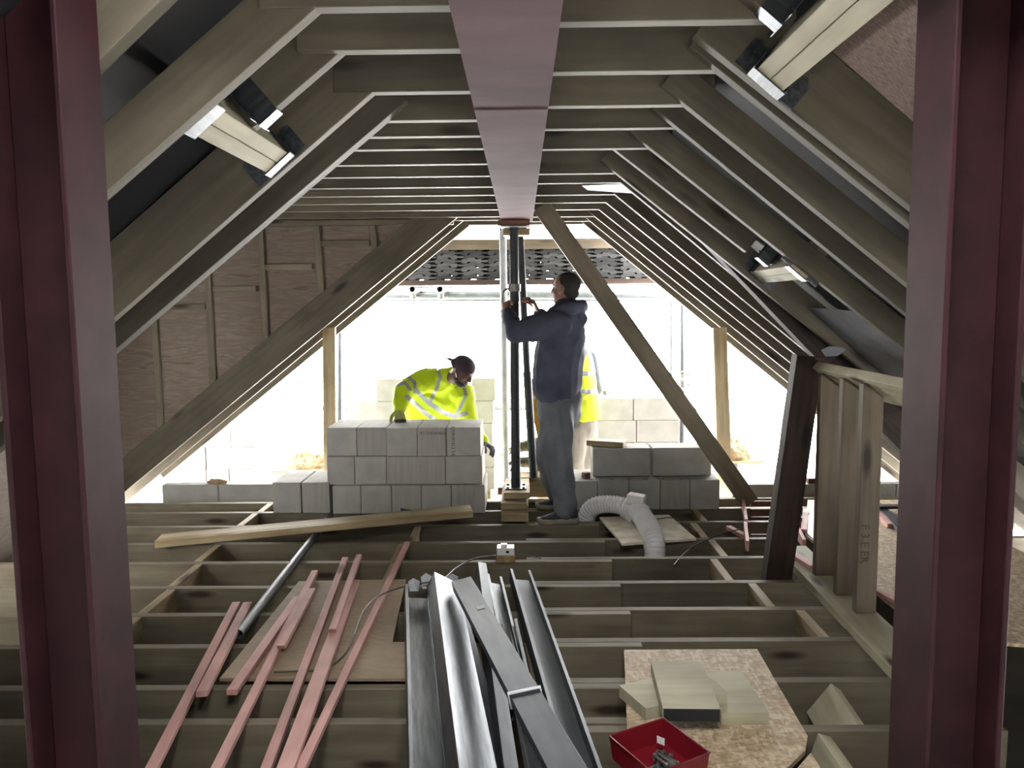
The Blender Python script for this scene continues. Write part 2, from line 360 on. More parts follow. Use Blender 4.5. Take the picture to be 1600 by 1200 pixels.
# ------------------------------------------------------------------ rafters
def rafter(side, y, label, z0=-.12, z1=2.44, w=.047, d=RD, mat='pine_roof_shaded', grp=None, cat='rafter'):
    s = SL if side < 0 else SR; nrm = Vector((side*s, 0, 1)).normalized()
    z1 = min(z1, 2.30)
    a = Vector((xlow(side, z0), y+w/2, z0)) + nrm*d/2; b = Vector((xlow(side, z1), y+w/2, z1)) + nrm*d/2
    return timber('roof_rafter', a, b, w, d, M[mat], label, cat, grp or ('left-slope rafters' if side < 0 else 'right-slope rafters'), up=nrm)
def rafter_line(side, y, pa, pb, label, w=.047, d=RD, t0=None, t1=None, z0=-.12, z1=2.32, mat='pine_roof_shaded'):
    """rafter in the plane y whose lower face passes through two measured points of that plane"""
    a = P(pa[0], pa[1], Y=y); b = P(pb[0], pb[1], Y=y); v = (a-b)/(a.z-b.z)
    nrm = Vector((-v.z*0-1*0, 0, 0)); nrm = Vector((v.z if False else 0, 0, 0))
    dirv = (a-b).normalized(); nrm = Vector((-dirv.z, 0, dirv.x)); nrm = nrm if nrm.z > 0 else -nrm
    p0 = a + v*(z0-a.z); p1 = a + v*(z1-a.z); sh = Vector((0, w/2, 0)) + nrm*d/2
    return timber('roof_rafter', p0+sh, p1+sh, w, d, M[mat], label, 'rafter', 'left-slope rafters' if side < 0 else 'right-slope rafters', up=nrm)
rafter(-1, 1.15, 'left-slope rafter closest to the camera')
rafter_line(-1, 1.70, (245, 5), (155, 93), 'left rafter cut off by the top left corner beside the red column', d=.11, z0=.6)
rafter_line(-1, 1.99, (498, 8), (165, 300), 'left rafter carrying the near end of the bright double trimmer', d=.125)
rafter_line(-1, 2.34, (527, 85), (405, 190), 'short left rafter stopping at the bright double trimmer', z0=2.06)
rafter_line(-1, 2.75, (575, 150), (180, 495), 'left rafter just beyond the bright double trimmer')
rafter_line(-1, 3.10, (600, 187), (292, 450), 'wide doubled rafter at the near side of the dormer', w=.07)
rafter_line(-1, 6.63, (709, 344), (190.6, 772), 'deep rafter carrying the foot of the plywood dormer wall', d=.23, z0=-.14)
rafter_line(-1, 6.90, (722, 346), (195, 786), 'left rafter second from the open gable end', d=.14, z0=-.16)
rafter_line(-1, 7.18, (729, 356), (384, 640), 'outermost left rafter against the white sky', d=.14, z0=.0, z1=2.25)
rafter(1, 1.15, 'right-slope rafter closest to the camera')
rr = [(2.395, (1075, 45), (1424, 322), 'nearer of the two close-set rafters below the big trimmer'), (2.50, (1124, 109), (1424, 352), 'farther of the two close-set rafters below the big trimmer'),
 (2.93, (1315, 360), (1420, 445), 'right rafter next beyond the close-set pair'), (3.25, (1257, 360), (1419, 492), 'right rafter second beyond the close-set pair'),
 (3.70, (1179, 360), (1415, 547), 'right rafter carrying the near end of the small bright trimmer'), (4.42, (1176.5, 441), (1304, 543), 'right rafter carrying the far end of the small bright trimmer'),
 (4.80, (970, 285), (1243, 509), 'right rafter just behind the old dark truss'), (5.30, (961, 303.5), (1243, 535), 'right rafter second behind the old dark truss'),
 (5.72, (947, 316), (1243.5, 554), 'right rafter third behind the old dark truss'), (6.14, (936, 327), (1242, 572), 'right rafter fourth behind the old dark truss'),
 (6.60, (929.5, 338), (1241, 588.5), 'right rafter fifth behind the old dark truss'), (6.95, (922.6, 345.5), (1239, 603.5), 'right rafter second from the open gable end'),
 (7.21, (913, 350), (1237.5, 615.5), 'outermost right rafter against the white sky')]
for y, a, b, lab in rr: rafter_line(1, y, a, b, lab, d=RD if y < 2.6 else .105 if y < 4.3 else .14)
rafter_line(1, 4.05, (1123, 360), (1191, 413), 'short right rafter hung on the small bright trimmer', z0=1.80, d=.14)
rafter_line(1, 2.05, (1205, 25), (1124, -41), 'short right rafter hung on the big trimmer at top right', z0=2.25, z1=2.33)

# ------------------------------------------------------------------ red steel columns
def column(x_in, side, y0, label):
    t = thing('steel_column', label, 'column', (x_in+side*.078, y0+.078, -.24))
    w = .155; tf = .012
    c = x_in+side*w/2
    for nm, x0, x1, ya, yb in (('inner_flange', x_in, x_in+side*tf, y0, y0+w), ('outer_flange', x_in+side*(w-tf), x_in+side*w, y0, y0+w), ('web', x_in+side*tf, x_in+side*(w-tf), y0+w/2-.005, y0+w/2+.005)):
        o = box(nm, ((x0+x1)/2, (ya+yb)/2, .98), (abs(x1-x0), yb-ya, 2.44), M['redsteel'], bev=.0025); reparent(o, t)
    return t

column(-.862, -1, 1.54, 'dark red primed steel column at the left edge')
column(.806, 1, 1.54, 'dark red primed steel column at the right edge')

# ------------------------------------------------------------------ trimmers and hangers
def hanger(p, axis, w, h, label, grp='galvanised joist hangers', dirn=1):
    """U strap under the end of a member of width w, depth h; axis = direction of the member, p = its bottom centre at the end"""
    ax = Vector(axis).normalized(); side = Vector((0, 0, 1)).cross(ax).normalized(); up = ax.cross(side)
    m = Matrix((ax, side, up)).transposed().to_4x4(); m.translation = p
    t = .003; L = .09; bm = bmesh.new()
    def bx(c, s):
        b = bmesh.ops.create_cube(bm, size=1)['verts']; bmesh.ops.scale(bm, vec=s, verts=b); bmesh.ops.translate(bm, vec=c, verts=b)
    bx((L/2*dirn, 0, -t/2), (L, w+2*t, t))
    for s in (-1, 1):
        bx((L/2*dirn, s*(w/2+t/2), h*.45), (L, t, h*.9))
        bx((0, s*(w/2+t+.02), h*.45), (t, .04, h*.9))
    o = from_bm('joist_hanger', bm, M['galv']); o.matrix_world = m
    return tag(o, label, 'joist hanger', grp)
def trimmer(ya, yb, x, z, side, label, w2=.094, d=.17, lift=.0):
    s = SL if side < 0 else SR; nrm = Vector((side*s, 0, 1)).normalized(); along = Vector((side, 0, -s)).normalized()
    t = thing('roof_trimmer', label, 'trimmer', (x, (ya+yb)/2, z))
    for k in (-.5, .5):
        c = Vector((x, 0, z)) + along*(k*.049) + nrm*d/2
        o = timber('board', (c.x, ya, c.z), (c.x, yb, c.z), .047, d, M['offcut'], up=nrm); reparent(o, t)
    return along, nrm
def strap_hanger(x, z, y, side, dirn, label, w=.1, h=.11):
    s = SL if side < 0 else SR; nrm = Vector((side*s, 0, 1)).normalized(); along = Vector((side, 0, -s)).normalized()
    m = Matrix((Vector((0, dirn, 0)), along, nrm)).transposed().to_4x4(); m.translation = Vector((x, y, z)); bm = bmesh.new(); t = .004
    def bx(c, s_):
        b = bmesh.ops.create_cube(bm, size=1)['verts']; bmesh.ops.scale(bm, vec=s_, verts=b); bmesh.ops.translate(bm, vec=c, verts=b)
    bx((.035, 0, -t/2-.0015), (.07, w+.01, t))
    for q in (-1, 1):
        bx((.035, q*(w/2+t), h*.4), (.07, .004, h*.8)); bx((.002, q*(w/2+.03), h*.4), (.003, .05, h*.8))
        for kk in range(4): bx((.0045, q*(w/2+.03), .03+kk*.03), (.004, .008, .008))
    o = from_bm('trimmer_hanger', bm, M['galv']); o.matrix_world = m
    return tag(o, label, 'joist hanger')
xa = -.80; za = 2.022
trimmer(2.04, 2.748, xa, za, -1, 'bright double trimmer between rafters at the upper left', d=.12)
strap_hanger(xa, za, 2.038, -1, 1, 'shiny hanger at the near end of the upper left trimmer')
strap_hanger(xa, za, 2.749, -1, -1, 'shiny hanger at the far end of the upper left trimmer')
_c = P(405, 190, Y=2.36)
def rafter_hanger(c, side, label, w=.05):
    s = SL if side < 0 else SR; nrm = Vector((side*s, 0, 1)).normalized(); along = Vector((-side, 0, s)).normalized()
    m = Matrix((along, Vector((0, 1, 0)), nrm)).transposed().to_4x4(); m.translation = c; bm = bmesh.new(); t = .003
    def bx(c_, s_):
        b = bmesh.ops.create_cube(bm, size=1)['verts']; bmesh.ops.scale(bm, vec=s_, verts=b); bmesh.ops.translate(bm, vec=c_, verts=b)
    bx((.03, 0, -.003), (.07, w+.008, t))
    for q in (-1, 1):
        bx((.03, q*(w/2+.003), .06), (.07, t, .12)); bx((-.004, q*(w/2+.03), .07), (t, .055, .13))
        for kk in range(4): bx((-.0, q*(w/2+.035), .03+kk*.028), (.006, .009, .009))
    o = from_bm('rafter_hanger', bm, M['galv']); o.matrix_world = m
    return tag(o, label, 'joist hanger')
rafter_hanger(Vector((-.742, 2.3635, 2.071)), -1, 'small hanger at the middle of the upper left trimmer')
trimmer(3.75, 4.418, 1.285, 1.685, 1, 'small bright double trimmer above the dark strut', d=.15)
strap_hanger(1.285, 1.685, 3.747, 1, 1, 'hanger at the near end of the small right trimmer')
strap_hanger(1.285, 1.685, 4.42, 1, -1, 'hanger at the far end of the small right trimmer')
rafter_hanger(Vector((1.235, 4.0735, 1.735)), 1, 'hanger at the middle of the small right trimmer')
trimmer(1.25, 2.392, .705, 2.172, 1, 'large bright double trimmer at the top right', d=.17)
strap_hanger(.705, 2.172, 2.394, 1, -1, 'big shiny hanger at the end of the top right trimmer', w=.105)
rafter_hanger(Vector((.645, 2.0735, 2.232)), 1, 'hanger at the middle of the top right trimmer')
# pinkish board seen above the big trimmer's bay
slope_sheet('ceiling', 1, 1.3, 2.38, 1.72, 2.14, RD-.012, M['felt'], th=.012)
# torn membrane flap below the small trimmer
def flap(name, pts, mat, label, cat, th=.002):
    n = len(pts); a = Vector(pts[1])-Vector(pts[0]); b = Vector(pts[2])-Vector(pts[0]); nn = a.cross(b).normalized()*th
    V = [Vector(p) for p in pts]+[Vector(p)+nn for p in pts]
    F_ = [tuple(range(n)), tuple(range(2*n-1, n-1, -1))]+[(i, (i+1) % n, n+(i+1) % n, n+i) for i in range(n)]
    return tag(mesh(name, V, F_, mat), label, cat)
greym = plain('grey_membrane_sheet', (112, 114, 122), .5, scale=5, col2=(72, 74, 82), rnd=False)
M['greym'] = greym
_a = [P(1287, 470, Y=3.92), P(1300, 462, Y=3.8), P(1412, 540, Y=3.8), P(1412, 600, Y=4.1), P(1330, 556, Y=4.3), P(1296, 540, Y=4.35)]
flap('membrane_sheet', [(1.62, 3.76, 1.50), (2.45, 3.76, .80), (2.45, 4.40, .74), (1.56, 4.40, 1.52)], greym, 'grey roofing membrane sagging under the right rafters', 'membrane')
_q = [P(*a, Y=4.36) for a in ((1283, 547), (1296, 541), (1318, 543), (1322, 547), (1309, 556), (1290, 557))]
flap('membrane_flap', _q, greym, 'torn grey membrane flap hanging on the rafters above the studs', 'membrane')
_q = [(c.x, c.y, c.z) for c in (P(909, 290, Y=4.858), P(987, 287, Y=4.858), P(988, 302, Y=5.1), P(918, 297, Y=5.1))]
flap('membrane_flap', _q, greym, 'pale membrane flap poking between the right ceiling timbers', 'membrane')
# opening cheeks below trimmers: side boards
# ------------------------------------------------------------------ dormer cheek studs (plywood wall at the left)
YS = 6.62
for k, (xt, yt, xb, yb) in enumerate(((579, 347, 584, 395), (491, 347, 500, 474), (402, 345, 412, 548), (320, 438, 328, 612), (236, 512, 245, 682))):
    a = P(xt, yt, Y=YS); b = P(xb, yb, Y=YS)
    timber('wall_stud', (b.x, YS+.079, b.z-.04), (a.x, YS+.079, ZC-.049 if k < 3 else a.z+.35), .047, .040, M['pine'], 'stud on the plywood dormer wall, %s from the right' % ORD[k], 'stud', 'dormer wall studs', up=(0, 1, 0))
box('wall_plate', (-1.8, 6.699, ZC-.024), (2.5, .040, .047), M['pine'], 'top plate along the plywood dormer wall', 'plate')
for k, (x0, x1, y) in enumerate(((498, 575, 380), (410, 484, 417), (327, 396, 452), (255, 316, 480))):
    a = P(x0, y, Y=YS); b = P(x1, y, Y=YS)
    timber('wall_nogging', (a.x+.0, YS+.079, a.z), (b.x, YS+.079, a.z+.003), .038, .045, M['pine'], 'nogging on the plywood dormer wall, %s from the right' % ORD[k], 'nogging', 'dormer wall noggings')
# ------------------------------------------------------------------ posts, braces, old truss, stud partition
def post(name, px0, py0, px1, py1, Y, w, d, mat, label, cat):
    a = P(px0, py0, Y=Y); b = P(px1, py1, Y=Y)
    return timber(name, b, a, w, d, M[mat], label, cat, up=(0, 1, 0))
post('timber_post', 514.5, 512, 516, 750, 6.80, .105, .047, 'pine_pale', 'pale timber post under the left rafters behind the block stack', 'post')
post('timber_post', 1124, 512, 1133, 775, 6.80, .115, .047, 'pine_pale', 'pale timber post under the right rafters by the mortar heap', 'post')
a = P(846, 340, Y=5.97); b = P(1172, 790, Y=5.97)
timber('diagonal_brace', (b.x, 5.975, max(b.z, .035)), (a.x, 5.975, 2.27), .135, .045, M['pine'], 'long diagonal timber brace leaning right of the standing man', 'brace', up=(0, 1, 0))
# old dark truss
def ln(a, b, Y, w, h, mat, name, label, cat, grp=None):
    p, q = P(a[0], a[1], Y=Y), P(b[0], b[1], Y=Y)
    return timber(name, p, q, w, h, M[mat], label, cat, grp, up=(0, 1, 0))
ln((958, 200), (1300, 558), 4.60, .155, .09, 'old', 'old_rafter', 'old dark rafter crossing under the new right rafters', 'rafter')
ln((1285, 545), (1440, 705), 4.70, .19, .09, 'old', 'old_rafter', 'old dark rafter end behind the three studs', 'rafter')
ln((1212, 909), (1262, 556), 4.46, .148, .09, 'old', 'old_strut', 'dark old timber strut leaning beside the three studs', 'strut')
# partition: sole plate, three studs, head plate
SPx = 1.66
timber('sole_plate', (1.60, 3.02, .0235), (1.66, 4.86, .0235), .19, .047, M['offcut'], 'pale green timber sole plate under the three studs', 'plate')
for k, (xl, xr, yt, yb, Y) in enumerate(((1273, 1305, 585, 906, 4.30), (1306, 1334, 595, 942, 4.00), (1336, 1369, 602, 972, 3.76))):
    a = P((xl+xr)/2, yb, Y=Y); b = P((xl+xr)/2+2, yt, Y=Y)
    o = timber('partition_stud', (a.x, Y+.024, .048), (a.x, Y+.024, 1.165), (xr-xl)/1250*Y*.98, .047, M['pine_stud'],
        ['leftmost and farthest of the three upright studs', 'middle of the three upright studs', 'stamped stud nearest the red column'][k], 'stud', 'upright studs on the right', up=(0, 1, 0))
    if k == 2: stamped = o
_t0 = P(1280, 577, Y=4.42); _t1 = P(1420, 624, Y=3.0)
timber('head_plate', (1.69, 4.44, 1.145), (1.69, 2.9, 1.145), .19, .047, M['offcut'], 'pale head plate tilted across the tops of the three studs', 'plate', up=(SR, 0, 1))
def text(body, size, loc, rot, mat, parent, name='print', depth=.0006):
    c = bpy.data.curves.new(name, 'FONT'); c.body = body; c.size = size; c.extrude = depth; c.align_x = 'CENTER'; c.align_y = 'CENTER'
    tmp = bpy.data.objects.new(name, c); COL.objects.link(tmp)
    me = bpy.data.meshes.new_from_object(tmp.evaluated_get(bpy.context.evaluated_depsgraph_get())); COL.objects.unlink(tmp); bpy.data.objects.remove(tmp)
    me.materials.clear(); me.materials.append(mat)
    o = bpy.data.objects.new(name, me); COL.objects.link(o)
    o.matrix_world = Matrix.Translation(loc) @ rot.to_4x4(); bpy.context.view_layer.update()
    mw = o.matrix_world.copy(); o.parent = parent; o.matrix_parent_inverse = parent.matrix_world.inverted(); o.matrix_world = mw
    return o
FRONT = Matrix.Rotation(math.pi/2, 3, 'X')            # reads from the camera side
_s = P(1351, 850, Y=3.757)
text('F 3.E ER', .058, (_s.x, 3.757, _s.z), Matrix.Rotation(math.pi/2, 3, 'Y') @ FRONT, M['faintink'], stamped, 'stamp')

# ------------------------------------------------------------------ block work
def block(c, rz=0, size=(.215, .44, .215), label='', grp=None, mat='block', bev=.004, rx=0):
    o = box('concrete_block', c, size, M[mat], label, 'block', grp, bev=bev); o.rotation_euler = (rx, 0, rz); return o
R_ = random.Random(3)
def xs(px, Y): return P(px, 700, Y=Y).x
# main stack
YF = 5.86; B = .215
edges3 = [517, 562, 610, 657, 704, 757]; edges2 = [508, 552, 602, 695, 753]; edges1 = [508, 556, 603, 652, 697, 751]
pos = ['far left', 'second from left', 'middle', 'second from right', 'far right']
for row, (E_, z, nm, yo) in enumerate(((edges3, 0, 'bottom', 0), (edges2, B, 'middle', .02), (edges1, 2*B, 'top', .015))):
    n = len(E_)-1
    for k in range(n):
        x0, x1 = xs(E_[k], YF), xs(E_[k+1], YF); wd = x1-x0-.003; long_ = wd > .3
        lab = '%s block of the %s course in the main stack' % ((pos if n == 5 else ['far left', 'second from left', 'long sideways', 'far right'])[k], nm)
        o = block(((x0+x1)/2, YF+yo+(.1075 if long_ else .22)+R_.uniform(-.008, .008)+(.03 if (row == 2 and k < 2) else 0), z+B/2+.0005*row), 0, (wd, .215 if long_ else .44, B-.001), lab, 'blocks of the main stack', 'block2' if R_.random() < .45 else 'block')
        if row == 2 and k == 4: bk1 = o
        if row == 2 and k == 3: bk2 = o
block((xs(650, YF), YF+.36, B*1.5+.0005), 0, (.44, .17, B-.001), 'block hidden behind the long sideways block', 'blocks of the main stack')
c = bk1.location; f = c.y-.2205
text('OS9H91012 3.6', .034, (c.x-.078, f, c.z+.004), Matrix.Rotation(math.pi/2, 3, 'Y') @ FRONT, M['ink'], bk1)
c = bk2.location; f = c.y-.2205
text('OS9H91012 3.6', .030, (c.x+.012, f, c.z+.068), Matrix.Rotation(math.pi, 3, 'Y') @ FRONT, M['ink'], bk2)
# low pair to its left
for k, (a, b) in enumerate(((424, 469), (470, 514))):
    x0, x1 = xs(a, 5.9), xs(b, 5.9)
    block(((x0+x1)/2, 5.88+.22, B/2+.012), 0, (x1-x0-.003, .44, B+.02), ['block at the left end of the low pair beside the main stack', 'block of the low pair touching the main stack'][k], 'low pair of blocks', ['block', 'block2'][k])
# right stack
EdR = [890, 934, 983, 1032, 1079, 1126]
for k in range(5):
    x0, x1 = xs(EdR[k], 5.92), xs(EdR[k+1], 5.92)
    block(((x0+x1)/2, 5.92+.22, B/2+.006), 0, (x1-x0-.004, .44, B+.01), ['end-on block partly behind the standing man', 'end-on block behind the duct bend', 'end-on block behind the duct joint', 'end-on block second from right in the right stack', 'end-on block at the right end of the right stack'][k], 'bottom blocks of the right stack', 'block2' if k == 3 else 'block')
for k, (a, b) in enumerate(((926, 1017), (1020, 1112))):
    x0, x1 = xs(a, 6.05), xs(b, 6.05)
    block(((x0+x1)/2, 6.05+.1075, B*1.5+.018), 0, (x1-x0-.004, .215, B+.004), ['long block with a timber offcut on top', 'long block right of the one with the offcut'][k], 'upper blocks of the right stack')
_p = P(948, 690, Y=6.15)
box('timber_offcut', (_p.x, 6.16, B*2+.022+.022), (.29, .13, .042), M['pine_pale'], 'pale timber offcut lying on the upper right blocks', 'offcut', rz=-.35)
_p = P(916, 737, Y=6.0)
box('timber_offcut', (_p.x, 6.02, B+.012+.022), (.05, .05, .044), M['redbrown'], 'tiny square timber piece on the right block stack', 'offcut', rz=.5)
# gable wall course
zt = P(300, 757, Y=6.52).z
for k, (a, b) in enumerate(((249, 336.5), (338.5, 425), (427, 510))):
    x0, x1 = xs(a, 6.50), xs(b, 6.50)
    block(((x0+x1)/2, 6.50+.055, zt-B/2), 0, (x1-x0-.002, .10, B), ['left end block of the new gable wall', 'gable wall block below the mortar board', 'gable wall block running behind the low pair'][k], 'gable wall blocks')
zt = P(1250, 757, Y=6.42).z
_x = xs(1146, 6.42)
for k in range(5):
    block((_x+.222+k*.442, 6.42+.055, zt-B/2), 0, (.437, .10, B), 'gable wall block on the right, %s from the post' % ORD[k], 'gable wall blocks')
_p = P(1271, 743, Y=6.45)
box('red_brick_piece', (_p.x, 6.47, zt+.022), (.085, .06, .042), M['redbrown'], 'small red piece lying on the right gable wall', 'offcut')
# mortar crumbs
def lump(name, c, s, seed, mat, label=None, cat=None, sub=3, amp=.35, fr=2.2, parent=None, flat=True):
    bm = bmesh.new(); bmesh.ops.create_icosphere(bm, subdivisions=sub, radius=1)
    for v in bm.verts:
        d = 1+amp*noise.noise(v.co*fr+Vector((seed*7.3, seed, 0)))+amp*.5*noise.noise(v.co*fr*2.7+Vector((seed, 0, 3)))
        v.co = Vector((v.co.x*s[0]*d, v.co.y*s[1]*d, max(v.co.z, -.25 if flat else -9)*s[2]*d))
    o = from_bm(name, bm, mat, parent, smooth=True); o.location = c
    return tag(o, label, cat)
# ------------------------------------------------------------------ outside: scaffold deck, stacks, mortar boards
DZ = -.30
for k in range(10):
    timber('scaffold_board', (-4.2, 6.87+k*.232, DZ-.02), (4.2, 6.87+k*.232, DZ-.02), .225, .038, M['pine_pale'], 'pale scaffold board outside the gable, %s out from the wall' % ORD[k], 'scaffold board', 'scaffold deck boards')
def rowstack(Y, rows, grp, desc):
    n = 0
    for z, cuts in rows:
        for a, b, dep in cuts:
            x0, x1 = xs(a, Y), xs(b, Y)
            block(((x0+x1)/2, Y+dep/2, z+B/2), 0, (x1-x0-.003, dep, B-.002), desc % ORD[min(n, 15)], grp); n += 1
Y1 = 7.55
zz = P(760, 591, Y=Y1).z-B
rows = [(zz, ((590, 664, .215), (738, 775, .44))), (zz-B, ((545, 620, .215), (621, 697, .215), (698, 772, .215))), (zz-2*B, ((552, 627, .44), (628, 690, .44), (735, 770, .44))), (zz-3*B, ((552, 625, .44), (626, 697, .44), (698, 773, .44))), (zz-4*B, ((552, 625, .44), (626, 697, .44), (698, 772, .44))), (zz-5*B, ((552, 625, .44), (626, 697, .44), (698, 773, .44)))]
rows = [(z, c) for z, c in rows if z > DZ-.02]
_low = min(z for z, c in rows)
rows = [(z-(_low-DZ)*0, c) for z, c in rows]
rowstack(Y1, rows, 'outside stack behind the bending man', 'block of the outdoor stack behind the bending man, %s counted from the top left')
box('pallet', (xs(660, Y1), Y1+.22, (DZ+_low)/2), (1.3, .5, max(_low-DZ-.002, .02)), M['pine_pale'], 'low timber support under the stack behind the bending man', 'pallet')
Y2 = 7.65
z2 = P(1020, 622, Y=Y2).z-B
rows = [(z2, ((915, 989, .215), (989.5, 1063, .215))), (z2-B, ((932, 994, .215), (994.5, 1062, .215))), (z2-2*B, ((915, 989, .215), (989.5, 1062, .215))), (z2-3*B, ((915, 989, .215), (989.5, 1062, .215))), (z2-4*B, ((915, 989, .215), (989.5, 1062, .215)))]
rows = [(z, c) for z, c in rows if z > DZ-.02]; _low = min(z for z, c in rows)
rowstack(Y2, rows, 'outside stack behind the vest worker', 'block of the outdoor stack right of the yellow vest, %s counted from the top left')
box('pallet', (xs(988, Y2), Y2+.11, (DZ+_low)/2), (.85, .3, max(_low-DZ-.002, .02)), M['pine_pale'], 'low timber support under the stack beside the yellow vest', 'pallet')
Y3 = 7.55
z3 = P(380, 664, Y=Y3).z-B
rows = [(z3, ((318, 361, .215), (361.5, 399, .215))), (z3-B, ((248, 320, .215), (321.5, 396, .215))), (z3-2*B, ((280, 320, .44), (320.5, 356, .44), (356.5, 394, .44))), (z3-3*B, ((248, 320, .215), (321.5, 396, .215)))]
rows = [(z, c) for z, c in rows if z > DZ-.02]; _low = min(z for z, c in rows)
rowstack(Y3, rows, 'outside stack behind the left gable wall', 'block of the outdoor stack under the left rafters, %s counted from the top')
box('pallet', (xs(330, Y3), Y3+.11, (DZ+_low)/2), (.95, .3, max(_low-DZ-.002, .02)), M['pine_pale'], 'low timber support under the far left stack', 'pallet')
def mortar_board(px0, px1, py, Y, label1, label2, seeds, tall=.17):
    a, b = P(px0, py, Y=Y), P(px1, py, Y=Y); c = (a+b)/2; w = (b.x-a.x)
    box('mortar_board', (c.x, Y+.2, c.z), (w, .45, .018), M['pine_pale'], label1, 'board')
    for q in range(2): block((c.x-w*.25+q*w*.5, Y+.22, (c.z-.01+DZ)/2), 0, (.20, .38, c.z-.01-DZ), '%s block propping the %s' % (['left', 'right'][q], label1), None)
    bm = bmesh.new()
    r = random.Random(seeds)
    nx, ny = 60, 36; G = []
    for j in range(ny+1):
        for i in range(nx+1):
            u, v = i/nx*2-1, j/ny*2-1; rr = math.sqrt(u*u+v*v)
            h = max(0, 1-rr)**.7*(1+.6*noise.noise(Vector((u*2.2, v*2.2, seeds)))) + .22*max(0, 1-rr)**.4*(noise.noise(Vector((u*7, v*7, seeds+4)))+abs(noise.noise(Vector((u*12, v*12, seeds+9)))))
            h *= (1+(.8 if seeds == 2 else .5)*math.exp(-((u-(-.45 if seeds == 2 else .7))**2*9+v*v*5)))
            G.append(bm.verts.new((u*w*.46, v*.2, max(h, 0)*tall*.8)))
    for j in range(ny):
        for i in range(nx):
            q = j*(nx+1)+i; bm.faces.new((G[q], G[q+1], G[q+nx+2], G[q+nx+1]))
    o = from_bm('mortar_heap', bm, M['mortar'], smooth=True); o.location = (c.x, Y+.2, c.z+.0092)
    tag(o, label2, 'mortar')
mortar_board(424, 522, 736, 7.3, 'board left of the main block stack', 'low heap of sandy mortar left of the main block stack', 1, .16)
mortar_board(1100, 1194, 722, 7.2, 'board right of the timber post', 'tall heap of sandy mortar beside the right timber post', 2, .22)
lump('mortar_crumb', P(337, 754, Y=6.52)+Vector((0, .03, -.005)), (.08, .03, .028), 5, M['mortar'], 'crumbled mortar on the joint of the left gable wall', 'mortar')
for k, (px, py) in enumerate(((955, 746), (985, 747), (1008, 744), (1040, 745))):
    lump('mortar_crumb', (xs(px, 5.98), 5.97, B+.013), (.02+.008*(k % 2), .012, .008), k+9, M['mortar'], 'small mortar crumb on the right block stack, %s from its left end' % ORD[k], 'mortar', sub=2)['group'] = 'mortar crumbs on the right stack'

# ------------------------------------------------------------------ scaffold
def vt(name, x, y, Y, x2, y2, r, mat, label, cat, grp=None):
    a, b = P(x, y, Y=Y), P(x2, y2, Y=Y); return tube(name, b, a, r, M[mat], label, cat, grp)
vt('scaffold_tube', 420, 461, 7.75, 1150, 461, .034, 'tubeout', 'thick horizontal scaffold tube crossing under the tile stacks', 'scaffold tube')
vt('scaffold_tube', 420, 469, 7.95, 1150, 469, .014, 'tubeout', 'thin horizontal rail just below the thick scaffold tube', 'scaffold tube')
vt('scaffold_tube', 330, 638, 8.6, 1270, 638, .026, 'tubeout', 'far horizontal guard rail behind the workers', 'scaffold tube')
vt('scaffold_tube', 785.5, 352, 6.62, 790, 700, .029, 'palesteel', 'pale upright tube just left of the prop', 'scaffold tube')
_b = P(791, 770, Y=6.28)
for k, (px, Y, lab) in enumerate(((531, 7.7, 'upright scaffold tube beside the left timber post'), (1048, 8.64, 'thin upright scaffold tube right of the diagonal brace'), (1065, 7.75, 'upright scaffold tube with a clamp right of the brace'))):
    a = P(px, 452, Y=Y); b = P(px, 790, Y=Y)
    tube('scaffold_tube', (b.x, Y, DZ), (a.x, Y, a.z+(1.2 if k else .1)), .0242 if k != 1 else .02, M['tube'], lab, 'scaffold tube')
for k, px in enumerate((645, 688)):
    a = P(px, 452, Y=7.45); b = P(px+24, 452, Y=8.6)
    tube('scaffold_tube', (a.x, 7.40, a.z), (a.x+.15, 9.05, a.z+.03), .0285, M['tubeout'], ['left of the two tube ends pointing inside under the tiles', 'right of the two tube ends pointing inside under the tiles'][k], 'scaffold tube', 'transom tubes under the tile stacks')
def coupler(c, label, s=1.0, grp=None):
    bm = bmesh.new()
    def bx(c_, s_, r=0):
        b = bmesh.ops.create_cube(bm, size=1)['verts']; bmesh.ops.scale(bm, vec=s_, verts=b)
        if r: bmesh.ops.rotate(bm, verts=b, cent=(0, 0, 0), matrix=Matrix.Rotation(r, 3, 'X'))
        bmesh.ops.translate(bm, vec=c_, verts=b)
    def cyl(c_, r, h, axis):
        b = bmesh.ops.create_cone(bm, cap_ends=True, segments=16, radius1=r, radius2=r, depth=h)['verts']
        if axis == 'X': bmesh.ops.rotate(bm, verts=b, cent=(0, 0, 0), matrix=Matrix.Rotation(math.pi/2, 3, 'Y'))
        if axis == 'Y': bmesh.ops.rotate(bm, verts=b, cent=(0, 0, 0), matrix=Matrix.Rotation(math.pi/2, 3, 'X'))
        bmesh.ops.translate(bm, vec=c_, verts=b)
    cyl((0, 0, 0), .033, .05, 'X'); cyl((0, -.05, 0), .033, .05, 'Z'); bx((0, -.03, 0), (.05, .05, .05))
    cyl((0, -.03, -.045), .007, .07, 'Z'); bx((0, -.03, -.07), (.024, .024, .012)); cyl((.04, -.05, 0), .007, .05, 'X'); bx((.055, -.05, 0), (.012, .022, .022))
    o = from_bm('scaffold_coupler', bm, M['fitting']); o.location = c; o.scale = (s, s, s)
    return tag(o, label, 'coupler', grp)
coupler(P(647, 463, Y=7.75), 'coupler under the left tube end'); coupler(P(690, 463, Y=7.75), 'coupler under the right tube end')
coupler(P(788, 461, Y=7.72), 'coupler near the working man\'s left hand')
coupler(P(531, 638, Y=8.55), 'coupler on the rail beside the left post')
coupler(P(1065, 585, Y=7.72), 'upper clamp on the right upright tube'); coupler(P(1065, 600, Y=7.72), 'lower clamp on the right upright tube')
